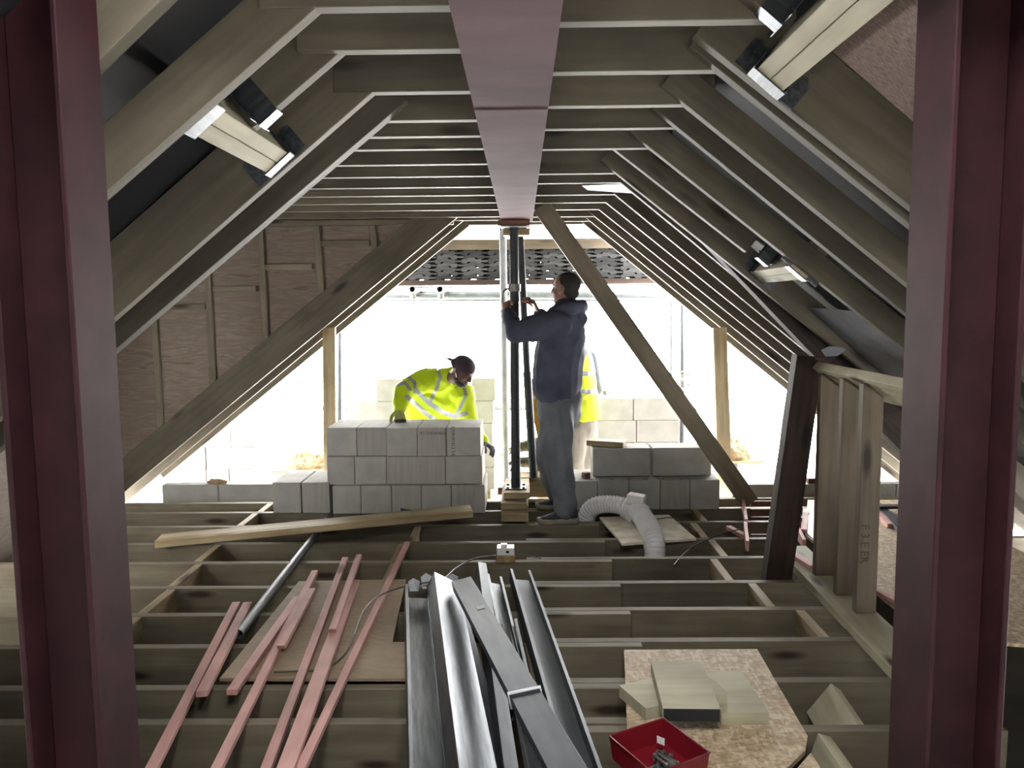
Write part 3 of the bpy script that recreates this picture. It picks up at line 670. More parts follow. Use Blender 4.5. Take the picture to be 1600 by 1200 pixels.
coupler(P(944, 613, Y=7.72), 'clamp lying on top of the outdoor blocks', .9)
# loading shelf with tile stacks
zsh = P(800, 441, Y=8.3).z
o = timber('shelf_beam', (-2.2, 8.26, zsh), (2.2, 8.26, zsh), .05, .055, M['old'], 'reddish timber edge carrying the tile stacks', 'timber')
for k in range(3):
    timber('scaffold_board', (-2.2, 8.42+k*.235, zsh+.008), (2.2, 8.42+k*.235, zsh+.008), .225, .038, M['pine_pale'], 'scaffold board under the tile stacks, %s from the loft' % ORD[k], 'scaffold board', 'boards under the tile stacks')
ztp = P(800, 382, Y=8.2).z
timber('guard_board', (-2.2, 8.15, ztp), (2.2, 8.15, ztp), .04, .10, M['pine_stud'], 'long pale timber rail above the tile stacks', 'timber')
tilemat, _nt, _n, _l, _b = new_mat('grey_concrete_tile')
_oi = _n.new('ShaderNodeObjectInfo'); _rp = ramp(_n, [(0, srgb((38, 38, 39))), (1, srgb((64, 64, 64)))]); _l.new(_oi.outputs['Random'], _rp.inputs[0]); _l.new(_rp.outputs[0], _b.inputs['Base Color']); _b.inputs['Roughness'].default_value = .9; _b.inputs['Specular IOR Level'].default_value = .1
def tile_mesh():
    """interlocking tile seen on its end: one raised roll, thin side lip at the front"""
    th = .040; prof_ = [(0, 0), (.055, 0), (.070, .017), (.135, .017), (.150, 0), (.206, 0)]
    V = []; F_ = []; n = len(prof_)
    for y in (0, .40):
        for x, z in prof_: V.append((x-.136, y, z+th))
        for x, z in prof_: V.append((x-.136, y, z))
    for i in range(n-1):
        F_ += [(i, i+1, 2*n+i+1, 2*n+i), (n+i+1, n+i, 3*n+i, 3*n+i+1), (i+1, i, n+i, n+i+1), (2*n+i, 2*n+i+1, 3*n+i+1, 3*n+i)]
    F_ += [(0, 2*n, 3*n, n), (n-1, 2*n-1, 4*n-1, 3*n-1)]
    def bx(x0, x1, y0, y1, z0, z1):
        q = len(V); V.extend([(x, y, z) for x in (x0, x1) for y in (y0, y1) for z in (z0, z1)])
        F_.extend([(q, q+1, q+3, q+2), (q+4, q+6, q+7, q+5), (q, q+4, q+5, q+1), (q+2, q+3, q+7, q+6), (q, q+2, q+6, q+4), (q+1, q+5, q+7, q+3)])
    bx(.0702, .136, .0, .06, .012, .030); bx(.0702, .136, .0601, .399, 0, .0405)
    me = bpy.data.meshes.new('roof_tile'); me.from_pydata(V, [], F_); me.update(); me.materials.append(tilemat); return me
tm = tile_mesh(); zb = zsh+.03
nst = 12
xt0 = P(621, 440, Y=8.3).x-.28
sname = ['leftmost', 'second from left', 'third from left', 'fourth from left', 'fifth from left', 'sixth from left', 'seventh from left', 'eighth from left', 'ninth from left', 'tenth from left', 'eleventh from left', 'rightmost']
for i in range(nst):
    for j in range(8):
        o = bpy.data.objects.new('roof_tile', tm); COL.objects.link(o)
        o.location = (xt0+i*.2725+(.012 if j % 2 else -.010)+R_.uniform(-.003, .003), 8.29+R_.uniform(-.006, .006), zb+j*.0418)
        o.rotation_euler = (0, 0, R_.uniform(-.008, .008))
        tag(o, 'grey concrete tile, %s up in the %s tile stack' % (ORD[j], sname[i]), 'roof tile', 'roof tiles in the %s stack' % sname[i])

for sx in (-1, 1):
    tube('scaffold_tube', (sx*2.16, 8.20, DZ), (sx*2.16, 8.20, ztp+.3), .0242, M['palesteel'], 'upright tube holding the tile shelf on the %s, behind the rafters' % ('left' if sx < 0 else 'right'), 'scaffold tube')

for k in range(5):  # boards added over the tiles to block the sky above them
    timber('scaffold_board', (-2.6, 7.55+k*.28, 2.37), (2.6, 7.55+k*.28, 2.37), .26, .038, M['pine_stud'], 'scaffold board added to shade the tile stacks, %s out from the roof' % ORD[k], 'scaffold board', 'boards added to shade the tiles')
for sx in (-1, 1):
    for y in (7.62, 8.75):
        tube('scaffold_tube', (sx*2.5, y, DZ), (sx*2.5, y, 2.345), .0242, M['palesteel'], '%s %s upright under the added shading boards' % ('left' if sx < 0 else 'right', 'near' if y < 8 else 'far'), 'scaffold tube')

# ------------------------------------------------------------------ flat pieces cut to an outline
def slab(name, pix, ztop, th, mat, label, cat, grp=None, extra=None):
    q = [P(x, y, Z=ztop) for x, y in pix]+[Vector(e) for e in (extra or [])]
    c = sum(q, Vector())/len(q); n = len(q)
    V = [(p.x-c.x, p.y-c.y, 0) for p in q]+[(p.x-c.x, p.y-c.y, -th) for p in q]
    bm = bmesh.new(); vs = [bm.verts.new(v) for v in V]
    bm.faces.new(vs[:n]); bm.faces.new(vs[n:][::-1])
    for i in range(n): bm.faces.new((vs[i], vs[n+i], vs[n+(i+1) % n], vs[(i+1) % n]))
    bmesh.ops.recalc_face_normals(bm, faces=bm.faces)
    o = from_bm(name, bm, M[mat] if isinstance(mat, str) else mat); o.location = (c.x, c.y, ztop)
    return tag(o, label, cat, grp)
slab('plywood_sheet', [(467, 908), (634, 905), (613, 1003), (830, 1004), (838, 1060), (343, 1060)], .014, .013, 'ply', 'notched plywood sheet under the red battens', 'board')
slab('strand_board', [(975, 1015), (1183, 1014), (1262, 1150), (1258, 1172), (1225, 1205), (1180, 1265), (985, 1265)], .019, .018, 'osb', 'strand board sheet under the timber offcuts and the red tray', 'board')
slab('white_board', [(937, 808), (1045, 804), (1088, 841), (972, 849)], .0165, .016, 'whiteboard', 'white-faced board under the flexible duct', 'board')
slab('strand_board', [(1262, 781), (1425, 781)], .019, .018, 'osb', 'strand board decking beyond the three studs', 'board', extra=[(3.1, 3.3, .019), (1.87, 3.55, .019), (1.87, 5.2, .019)])
# offcuts
slab('timber_offcut', [(967.5, 1071), (1018.5, 1059), (1036, 1100), (1009, 1107)], .0665, .047, 'offcut', 'five-sided grey offcut left of the black-ended one', 'offcut')
o = slab('timber_offcut', [(1017, 1033), (1097, 1034.5), (1126, 1108), (1036, 1107)], .1145, .047, 'offcut', 'large offcut with a black painted end, topmost of the pile', 'offcut')
a, b = P(1126, 1108, Z=.1145), P(1036, 1107, Z=.1145)
c = (a+b)/2
e = timber('painted_end', (a.x-.002, a.y-.0012, .1145-.0235), (b.x+.002, b.y-.0012, .1145-.0235), .0022, .0465, M['blackpaint'], bev=0)
bpy.context.view_layer.update(); mw = e.matrix_world.copy(); e.parent = o; e.matrix_parent_inverse = o.matrix_world.inverted(); e.matrix_world = mw; e['label'] = 'black painted end'
slab('timber_offcut', [(1100, 1049), (1158, 1048), (1201.5, 1113), (1127, 1114)], .0665, .047, 'offcut', 'flat pale offcut on the right of the pile', 'offcut')
slab('timber_offcut', [(1105, 1057), (1120, 1066), (1136, 1082), (1122, 1086), (1112, 1086)], .1135, .0465, 'offcut', 'small pointed offcut lying on the flat pale one', 'offcut')
slab('strand_board', [(1240, 1206), (1267, 1176), (1292, 1215), (1280, 1240), (1240, 1240)], .0008+.018, .0178, 'osb', 'scrap of strand board at the bottom edge by the nogging', 'board')
# ------------------------------------------------------------------ red tray with bolts
rim = [P(x, y, Z=.10) for x, y in ((952, 1150), (1036, 1122), (1109, 1176), (1022, 1210))]
c = sum(rim, Vector())/4; tr = thing('fixings_tray', 'red plastic tray of bolts at the bottom of the photo', 'tray', (c.x, c.y, .02))
def tray_mesh():
    o_ = [Vector((p.x-c.x, p.y-c.y, .08)) for p in rim]; bt_ = [Vector((p.x*.93, p.y*.93, 0)) for p in o_]
    i_ = [Vector((p.x*.965, p.y*.965, .08)) for p in o_]; ib = [Vector((p.x*.9, p.y*.9, .004)) for p in o_]
    V = o_+bt_+i_+ib; Fc = []
    for k in range(4):
        q = (k+1) % 4
        Fc += [(k, q, 4+q, 4+k), (k, 8+k, 8+q, q), (8+q, 8+k, 12+k, 12+q)]
    Fc += [(4, 5, 6, 7), (15, 14, 13, 12)]
    return V, Fc
V, Fc = tray_mesh(); o = mesh('tray_body', V, Fc, M['redplastic'], tr)
bm = bmesh.new(); sweep_bm([p+Vector((0, 0, 0)) for p in [Vector((q.x-c.x, q.y-c.y, .08)) for q in rim]+[Vector((rim[0].x-c.x, rim[0].y-c.y, .08))]], .0035, 6, bm); from_bm('rim', bm, M['redplastic'], tr, smooth=True)
_a = P(1016, 1146, Z=.07)
box('paper_label', (.02, .075, .05), (.03, .0015, .025), M['white'], parent=tr, rz=-.75, bev=0)['label'] = 'small white label'
def bolt_mesh():
    bm = bmesh.new()
    def cyl(r, x0, x1, seg):
        b = bmesh.ops.create_cone(bm, cap_ends=True, segments=seg, radius1=r, radius2=r, depth=x1-x0)['verts']
        bmesh.ops.rotate(bm, verts=b, cent=(0, 0, 0), matrix=Matrix.Rotation(math.pi/2, 3, 'Y')); bmesh.ops.translate(bm, vec=((x0+x1)/2, 0, 0), verts=b)
    cyl(.0055, -.04, .03, 12); cyl(.010, .03, .037, 6); cyl(.0085, -.036, -.026, 6)
    me = bpy.data.meshes.new('steel_bolt'); bm.to_mesh(me); bm.free(); me.materials.append(M['fitting']); return me
bme = bolt_mesh()
for k in range(11):
    o = bpy.data.objects.new('steel_bolt', bme); COL.objects.link(o)
    ang = R_.uniform(0, 6.28); rr = R_.uniform(.0, .05)
    o.location = (c.x+.015+rr*math.cos(ang), c.y-.01+rr*math.sin(ang)*.8, .034+.0125*(k//4)); o.rotation_euler = (0, R_.uniform(-.15, .15), R_.uniform(0, 3.1))
    tag(o, 'loose steel bolt in the red tray', 'bolt', 'bolts in the red tray')

# ------------------------------------------------------------------ plank, tube, battens
a = P(247, 840, Z=.05); b = P(737, 801, Z=.115)
timber('timber_plank', (a.x, a.y, .026), (b.x, b.y, .128), .175, .045, M['pine_pale'], 'long pale timber plank lying across the joists at the left', 'plank')
a = P(372, 986, Z=.042); b = P(516, 806, Z=.026)
tube('scaffold_tube', (a.x, a.y, .0255), (b.x, b.y, .0255), .0242, M['tube'], 'galvanised tube lying on the joists at the left', 'scaffold tube')
slab('black_packer', [(626, 794), (662, 800), (655, 804), (626, 803)], .05, .045, 'blackm', 'black plastic wedge between the plank and the main stack', 'packer')
def batten(pts, z0, z1, label, w=.040, h=.024, mat='red'):
    """pts are two measured ends; z0, z1 the heights of the underside at the ends"""
    a = P(pts[0][0], pts[0][1], Z=z0+h/2); b = P(pts[1][0], pts[1][1], Z=z1+h/2)
    return timber('roof_batten', a, b, w, h, M[mat], label, 'batten', 'red roof battens on the left', bev=.0015, mitre=(random.uniform(-.02, .02), random.uniform(-.02, .02)))
batten(((205, 1265), (370, 942)), .001, .001, 'leftmost long red batten reaching the bottom edge')
batten(((315, 1085), (388, 942)), .0255, .0255, 'short broken red batten lying on the leftmost long one', w=.045)
batten(((362, 1082), (466, 934)), .0165, .0165, 'short red batten with a pointed near end on the plywood', w=.042)
batten(((315, 1250), (492, 894)), .0165, .03, 'long red batten right of the pointed one', w=.036)
batten(((440, 1010), (488, 922)), .043, .048, 'short red batten on the middle long one', w=.036)
batten(((402, 1240), (540, 872)), .017, .017, 'long thin red batten left of the pair in the middle', w=.036)
batten(((425, 1262), (553, 910)), .042, .03, 'wide red batten of the middle pair', w=.058)
batten(((520, 985), (561, 868)), .055, .057, 'short red batten at the far end of the middle pair', w=.034)
batten(((452, 1240), (636, 850)), .0165, .0165, 'rightmost long red batten beside the steel channels', w=.034)

# ------------------------------------------------------------------ steel channels
def channel(label, top, bot, zt, zb_, roll, w=.105, fl=.048, lip=.014, th=.0028, ext=.5, mat='galv', cut=0, grp='galvanised steel channels'):
    a = P(top[0], top[1], Z=zt); b = P(bot[0], bot[1], Z=zb_); b = b+(b-a)*ext
    L = (a-b).length; mid = (a+b)/2
    t = thing('steel_channel', label, 'steel channel', (0, 0, 0), grp)
    hw = w/2
    outer = [(-hw+lip, fl), (-hw, fl), (-hw, 0), (hw, 0), (hw, fl), (hw-lip, fl)]
    inner = [(hw-lip, fl-th), (hw-th, fl-th), (hw-th, th), (-hw+th, th), (-hw+th, fl-th), (-hw+lip, fl-th)]
    pr_ = [(y, z-fl/2) for y, z in outer+inner]
    up = Matrix.Rotation(roll, 3, (a-b).normalized()) @ Vector((0, 0, 1))
    o = extrude_profile('channel_section', pr_, b, a, M[mat], up=up)
    t.location = b; bpy.context.view_layer.update(); mw = o.matrix_world.copy(); o.parent = t; o.matrix_parent_inverse = t.matrix_world.inverted(); o.matrix_world = mw
    md = o.modifiers.new('bevel', 'BEVEL'); md.width = .0012; md.segments = 2; md.limit_method = 'ANGLE'
    return t, o, a, b
def sub(o, t):
    bpy.context.view_layer.update(); mw = o.matrix_world.copy(); o.parent = t; o.matrix_parent_inverse = t.matrix_world.inverted(); o.matrix_world = mw; return o
PI = math.pi
channel('leftmost steel channel, open side up, beside the plywood notch', (651, 924), (668, 1200), .06, .075, .12, w=.125, fl=.075)
t2, o2, a2, b2 = channel('broad steel channel with a bright ridge, second from left', (692, 912), (736, 1200), .10, .13, PI+.5, w=.14, fl=.075)
t3, o3, a3, b3 = channel('topmost steel channel lying diagonally with a tape band and sticker', (722, 912), (882, 1200), .17, .25, PI-.18, w=.10, fl=.05, mat='galvd')
channel('steel channel dipping under the diagonal one, left of centre', (750, 892), (790, 1200), .075, .075, PI/2+.25, w=.10, mat='galvd')
channel('short bright steel channel behind the diagonal one', (771, 905), (818, 1120), .06, .06, .25, w=.085, ext=0)
channel('short steel channel ending lowest behind the diagonal one', (797, 978), (842, 1200), .055, .055, -.35, w=.085, ext=.2)
channel('rightmost steel channel, open side up with bright lip', (812, 898), (907, 1200), .055, .09, .12, w=.115, fl=.062, mat='galvd')
channel('narrow steel channel tucked under the second from left', (716, 960), (778, 1200), .042, .045, PI+.1, w=.075, mat='galvd')
# tape band and sticker on the diagonal channel, torn tabs at the left channel's end
ax3 = (a3-b3).normalized(); m3 = o3.matrix_world.to_3x3()
cc = P(832, 1103, Z=.20); tt_ = (cc-b3).dot(ax3); cc = b3+ax3*tt_
bm = bmesh.new()
for s_ in ((-.058, .030), (.0, .030), (.058, .030)): pass
band = [Vector((0, y, z)) for y, z in ((-.053, .022), (-.054, -.028), (.054, -.028), (.053, .022))]
sweep_bm([m3 @ Vector((.012*math.sin(k*2), p.y, p.z)) for k, p in enumerate(band)], .006, 7, bm)
o = from_bm('tape_band', bm, M['palesteel'], smooth=True); o.location = cc; sub(o, t3); o['label'] = 'torn silvery tape band'
cc2 = b3+ax3*((P(737, 957, Z=.2)-b3).dot(ax3))
mm = m3.to_4x4(); mm.translation = cc2 + m3 @ Vector((0, .012, -.0262))
o = from_bm('sticker', box_bm(.045, .035, .0012, 0), M['greym']); o.matrix_world = mm; sub(o, t3); o['label'] = 'small grey sticker'
for k, (px, py, hh) in enumerate(((640, 910, .07), (660, 906, .085), (700, 900, .06))):
    c_ = P(px, py+14, Z=.07); V = [(0, 0, 0), (.045, .005, 0), (.055, -.01, hh*.8), (.02, 0, hh), (-.008, .01, hh*.7)]
    V = [Vector(v) for v in V]; V2 = [v+Vector((.0, .002, .0)) for v in V]; n = 5
    o = mesh('bent_tab', V+V2, [tuple(range(5)), tuple(range(9, 4, -1))]+[(i, (i+1) % 5, 5+(i+1) % 5, 5+i) for i in range(5)], M['palesteel']); o.location = c_; sub(o, t2)

# ------------------------------------------------------------------ cables, junction box
def smooth_path(pts, n=8):
    pts = [Vector(p) for p in pts]; out = []
    for i in range(len(pts)-1):
        p0 = pts[max(i-1, 0)]; p1 = pts[i]; p2 = pts[i+1]; p3 = pts[min(i+2, len(pts)-1)]
        for k in range(n):
            t = k/n; out.append(.5*((2*p1)+(p2-p0)*t+(2*p0-5*p1+4*p2-p3)*t*t+(3*p1-p0-3*p2+p3)*t**3))
    return out+[pts[-1]]
def cable(name, pix, r, mat, label):
    o = from_bm(name, sweep_bm(smooth_path([P(x, y, Z=z) for x, y, z in pix]), r, 8), M[mat], smooth=True); return tag(o, label, 'cable')
cable('electric_cable', ((428, 1050, .0185), (470, 1048, .0185), (508, 1045, .02), (540, 1020, .03), (555, 985, .05), (568, 955, .06), (590, 932, .06), (620, 920, .06), (644, 914, .1), (690, 905, .12), (712, 888, .06), (740, 873, .04), (776, 868, .03)), .0042, 'cable', 'grey cable trailing from the junction box across the battens')
cable('electric_cable', ((809, 866, .05), (825, 868, .03), (846, 873, .006)), .0035, 'cable', 'short cable leaving the junction box to the right')
cable('electric_cable', ((1052, 884, .0), (1066, 868, .0), (1085, 853, .012), (1110, 841, .02), (1135, 832, .03), (1160, 826, .04)), .0042, 'blackm', 'black cable curling over the joists by the red-brown boards')
cable('electric_cable', ((1026, 811, .022), (1050, 809, .022), (1070, 818, .02)), .003, 'cable', 'thin grey cable on the white-faced board')
c_ = P(790, 880, Z=0)
jb = thing('junction_box', 'white junction box on a joist beyond the steel channels', 'junction box', (c_.x, 4.735, .0005))
def ch(o, parent, label=None):
    o.parent = parent
    if label: o['label'] = label
    return o
box('back_box', (0, 0, .022), (.115, .085, .044), M['mortar'], parent=jb)['label'] = 'dirty beige lower box'
box('cover', (0, 0, .068), (.105, .08, .046), M['white'], parent=jb)
box('cable_clamp', (-.01, 0, .099), (.04, .035, .016), M['white'], parent=jb)
box('knockout', (.012, -.041, .068), (.018, .004, .014), M['blackm'], parent=jb, bev=0)['label'] = 'dark knockout hole'

# ------------------------------------------------------------------ prop on timber packing
f1 = P(783, 803, Z=.06).y; f2 = P(783, 797, Z=.06).y; f3 = P(787, 780, Z=.112).y
px_ = lambda x, y, z: P(x, y, Z=z).x
for k, (x0, x1, y, fy, z, th, lab) in enumerate(((783, 826, 803, f1, .06, .06, 'bottom packing timber under the prop'), (782.5, 823.5, 787.5, f2, .112, .051, 'middle packing timber under the prop'), (787, 828, 770.5, f3, .160, .047, 'top packing timber under the prop base plate'))):
    a = P(x0, y, Y=fy); b = P(x1, y, Y=fy)
    box('packing_timber', ((a.x+b.x)/2, (fy+6.33)/2, z-th/2+.0005), (b.x-a.x, 6.33-fy, th-.001), M['pine_pale'], lab, 'packing', 'packing timbers under the prop')
PX = P(806, 762, Z=.16); YP = max(PX.y, 6.0); xp = P(806, 762, Y=YP).x
pr_t = thing('steel_prop', 'dark steel prop standing under the end of the ridge beam', 'prop', (xp, YP, .1605))
pl = box('base_plate', (0, 0, .004), (.16, .15, .008), M['galvd'], parent=pr_t); pl['label'] = 'bare steel base plate'
for sx in (-1, 1):
    for sy in (-1, 1):
        bm = bmesh.new(); bmesh.ops.create_cone(bm, cap_ends=True, segments=6, radius1=.012, radius2=.012, depth=.012)
        o = from_bm('base_nut', bm, M['fitting'], pr_t); o.location = (sx*.06, sy*.055, .0145)
def vtube(name, p, z0, z1, r, mat, parent, x1=0, y1=0):
    bm = sweep_bm([(p[0], p[1], z0), (p[0]+x1, p[1]+y1, z1)], r, 20); o = from_bm(name, bm, M[mat], parent, smooth=True)
    md = o.modifiers.new('edge', 'EDGE_SPLIT'); md.split_angle = .8; return o
top_z = 2.168-.1605
lean = P(803, 362, Y=YP).x-xp
zc_ = P(806, 448, Y=YP).z-.1605
vtube('outer_tube', (0, 0), .008, zc_, .037, 'prop', pr_t, x1=lean*zc_/top_z)
vtube('inner_tube', (lean*zc_/top_z, 0), zc_, top_z-.05, .033, 'prop', pr_t, x1=lean*(1-zc_/top_z))
o = vtube('collar_nut', (lean*zc_/top_z, 0), zc_-.035, zc_+.02, .048, 'fitting', pr_t); o['label'] = 'pale collar nut'
bm = sweep_bm(smooth_path([(lean*.8-.03, -.02, zc_-.01), (lean*.8-.075, -.045, zc_-.03), (lean*.8-.085, -.05, zc_-.08), (lean*.8-.085, -.05, zc_-.135)]), .008, 8); o = from_bm('prop_handle', bm, M['fitting'], pr_t, smooth=True)
hx = lean; box('head_plate', (hx, 0, top_z-.045), (.19, .16, .012), M['fitting'], parent=pr_t)
hb = P(806, 352, Y=6.05)
t = thing('timber_packer', 'timber and steel packing between the prop and the beam end', 'packing', (xp+lean, YP, 2.135))
box('upper_pad', (0, .02, .012), (.235, .16, .04), M['redbrown'], parent=t)
box('lower_pad', (.02, .10, -.045), (.20, .12, .05), M['pine_pale'], parent=t)
# second, leaning prop
a = P(837, 762, Z=.05); b = P(814, 372, Y=6.42)
pr2 = thing('steel_prop', 'second dark prop leaning just behind the upright prop', 'prop', (0, 0, 0))
ya = 6.36; a = P(834, 768, Y=ya); b = P(812, 372, Y=ya); mid = a.lerp(b, .48)
o = tube('lower_tube', (a.x, ya, .1635), (mid.x, ya, mid.z), .034, M['prop']); sub(o, pr2)
o = tube('upper_tube', (mid.x, ya, mid.z), (b.x, ya, 2.14), .029, M['prop']); sub(o, pr2)
box('packing_timber', (a.x+.0, 6.46, .081), (.3, .24, .162), M['pine_pale'], 'timber block under the leaning prop', 'packing')
_a = P(791, 765, Y=6.62)
box('packing_timber', (_a.x, 6.62, (_a.z-.0)/2), (.14, .12, max(_a.z, .06)), M['redbrown'], 'red-brown block under the pale upright tube', 'packing')
tb = P(790, 700, Y=6.62)
tube('scaffold_tube', (tb.x, 6.62, max(_a.z, .06)+.001), (tb.x, 6.62, tb.z-.002), .0275, M['palesteel'], 'lower piece of the pale upright tube beside the prop', 'scaffold tube')
# spirit level leaning beside the man
a = P(864, 782, Y=6.42); b = P(828, 592, Y=6.42)
t = thing('spirit_level', 'yellow spirit level leaning beside the man in the navy hoodie', 'spirit level', (0, 0, 0))
o = timber('level_body', a, b, .026, .06, M['yellowm'], up=(1, 0, .2)); sub(o, t)
for f in (.15, .5, .85):
    p = b.lerp(a, f)+Vector((0, -.0140, 0)); o = box('vial', p, (.022, .004, .03), M['white'], bev=.001, rot=(0, -.2, 0)); sub(o, t)
# ------------------------------------------------------------------ flexible duct
dt = thing('flexible_duct', 'white flexible duct bending over the white-faced board', 'duct', (0, 0, 0))
def duct(name, pts, r):
    path = smooth_path(pts, 10)
    # resample evenly
    d = [0]
    for p, q in zip(path, path[1:]): d.append(d[-1]+(q-p).length)
    n = int(d[-1]/.0075); out = []; rad = []
    j = 0
    for i in range(n+1):
        s_ = d[-1]*i/n
        while j < len(d)-2 and d[j+1] < s_: j += 1
        out.append(path[j].lerp(path[j+1], (s_-d[j])/max(d[j+1]-d[j], 1e-6))); rad.append(r*(1.0 if i % 3 == 0 else .925 if i % 3 == 1 else .90))
    o = from_bm(name, sweep_bm(out, rad, 28), M['duct'], smooth=False); return sub(o, dt)
duct('ribbed_hose', [P(914, 822, Y=5.80), P(918, 802, Y=5.77), P(932, 790, Y=5.73), P(957, 788, Y=5.68), P(984, 793, Y=5.62)], .066)
duct('ribbed_hose', [P(994, 795, Y=5.56), P(1004, 808, Y=5.40), P(1017, 832, Y=5.17), P(1023, 856, Y=5.04), P(1023, 905, Y=4.96)], .072)
a = P(983, 793, Y=5.64); b = P(1001, 806, Y=5.53)
o = tube('duct_joint', a, b, .082, M['white']); sub(o, dt)
for q in (0, .5, 1):
    p = a.lerp(b, q); dd = (b-a).normalized()*.006; o = tube('joint_ring', p-dd, p+dd, .090, M['white']); sub(o, dt)
p = P(994, 780, Y=5.55); o = box('joint_box', p, (.125, .10, .07), M['white'], bev=.008, rot=(0, .1, -.35)); sub(o, dt)
p = P(1014, 795, Y=5.5); o = box('bracket', p, (.06, .01, .012), M['fitting'], rot=(0, .2, -.2)); sub(o, dt)

# ------------------------------------------------------------------ red-brown boards at the right, battens and sheet on the decking
for k, y in enumerate((781.5, 793.5, 806, 833)):
    a = P(1171, y, Z=.0); Y_ = a.y-.028; x1 = P(1246, y, Z=0).x
    timber('cross_board', (a.x, Y_, -.055), (x1, Y_, -.055), .022, .11, M['redbrown'], 'red-brown board on edge left of the dark strut, %s from the gable' % ORD[k], 'board', 'red-brown boards on edge')
def edge_batten(far, near, label, h=.068, w=.022):
    a = P(*far, Z=h); b = P(*near, Z=h)
    return timber('edge_batten', (a.x, a.y, h/2+.0005), (b.x, b.y, h/2+.0005), w, h, M['red'], label, 'batten', 'battens on edge by the dark strut')
edge_batten((1160.5, 773), (1166, 811), 'far batten on edge at the left of the red-brown boards')
edge_batten((1164.5, 815), (1168, 845), 'near batten on edge at the left of the red-brown boards')
edge_batten((1244, 783), (1251, 809), 'far batten on edge right of the dark strut')
edge_batten((1247, 824), (1257, 843), 'near batten on edge right of the dark strut')
def rb(p, q, z, label, w=.04, h=.025, mat='red'):
    a = P(*p, Z=z); b = P(*q, Z=z)
    return timber('roof_batten', (a.x, a.y, z), (b.x, b.y, z), w, h, M[mat], label, 'batten', 'loose battens on the right')
rb((1231, 862), (1272, 887), .062, 'pink batten end resting behind the sole plate', w=.05, h=.028)
rb((1138, 824), (1164, 838), .012, 'short pink batten poking out left of the red-brown boards')
rb((1259, 797), (1256, 830), .032, 'pink batten between the strut and the leftmost stud')
rb((1367, 923), (1420, 950), .033, 'pink batten along the near edge of the decking')
rb((1352, 788), (1394, 822), .033, 'pink batten beside the grey strip on the decking', w=.06, h=.03)
slab('grey_strip', [(1366, 786), (1376, 786), (1425, 826), (1425, 850)], .055, .03, 'galvd', 'grey metal strip lying on the decking by the column', 'strip')
slab('black_bar', [(1366, 788), (1430, 787), (1430, 791), (1366, 791.5)], .07, .02, 'blackm', 'black bar at the far edge of the decking', 'bar')
slab('plastic_sheet', [(1262, 806), (1272, 802), (1274, 845), (1260, 832)], .025, .005, 'greym', 'crumpled grey sheet between strut and leftmost stud', 'sheet')

# ------------------------------------------------------------------ people
def cloth(name, col, col2, sc=9, rough=.9, weave=True):
    m = plain(name, col, rough, scale=sc, col2=col2, spec=.15, rnd=False, bump=.12); return m
M.update(
 skin1=plain('tan_skin', (128, 92, 76), .6, scale=20, col2=(112, 78, 64), rnd=False), skin2=plain('brown_skin', (92, 62, 50), .6, scale=20, col2=(78, 52, 42), rnd=False),
 hair=plain('short_dark_hair', (38, 34, 34), .9, scale=90, col2=(24, 22, 22), bump=.3, rnd=False),
 hoodie=cloth('hazed_navy_fleece', (78, 81, 97), (62, 65, 80), 7), jogger=cloth('grey_jersey', (118, 122, 128), (94, 98, 104), 5),  # navy lightened: haze over the hoodie is put into its colour
 hivis=cloth('hi_vis_yellow', (192, 216, 30), (176, 200, 26), 4, .7), vest=cloth('vest_yellow', (206, 222, 60), (190, 204, 50), 4, .7), silver=plain('silver_reflective_tape', (138, 142, 150), .4, scale=8, col2=(122, 126, 134), rnd=False),
 cap=cloth('dark_brown_cap', (70, 58, 64), (56, 46, 52)), beige=cloth('stone_trousers', (132, 126, 116), (112, 106, 98), 5), khaki=cloth('khaki_trousers', (128, 112, 80), (106, 92, 64), 5), camo=plain('camouflage_shirt', (98, 96, 70), .9, scale=22, col2=(52, 50, 38), rnd=False, detail=1),
 glovey=cloth('yellow_glove_back', (176, 182, 110), (150, 154, 92)), gloved=cloth('dark_grey_glove', (84, 82, 88), (66, 64, 70)), glovep=cloth('pale_glove', (180, 174, 156), (150, 144, 128)),
 shoe=plain('grey_mesh_shoe', (70, 70, 76), .8, scale=30, col2=(34, 34, 40), rnd=False), sole=plain('off_white_sole', (150, 142, 128), .7, scale=10, col2=(122, 114, 102), rnd=False), dark=plain('near_black', (20, 18, 18), .5, rnd=False),
)
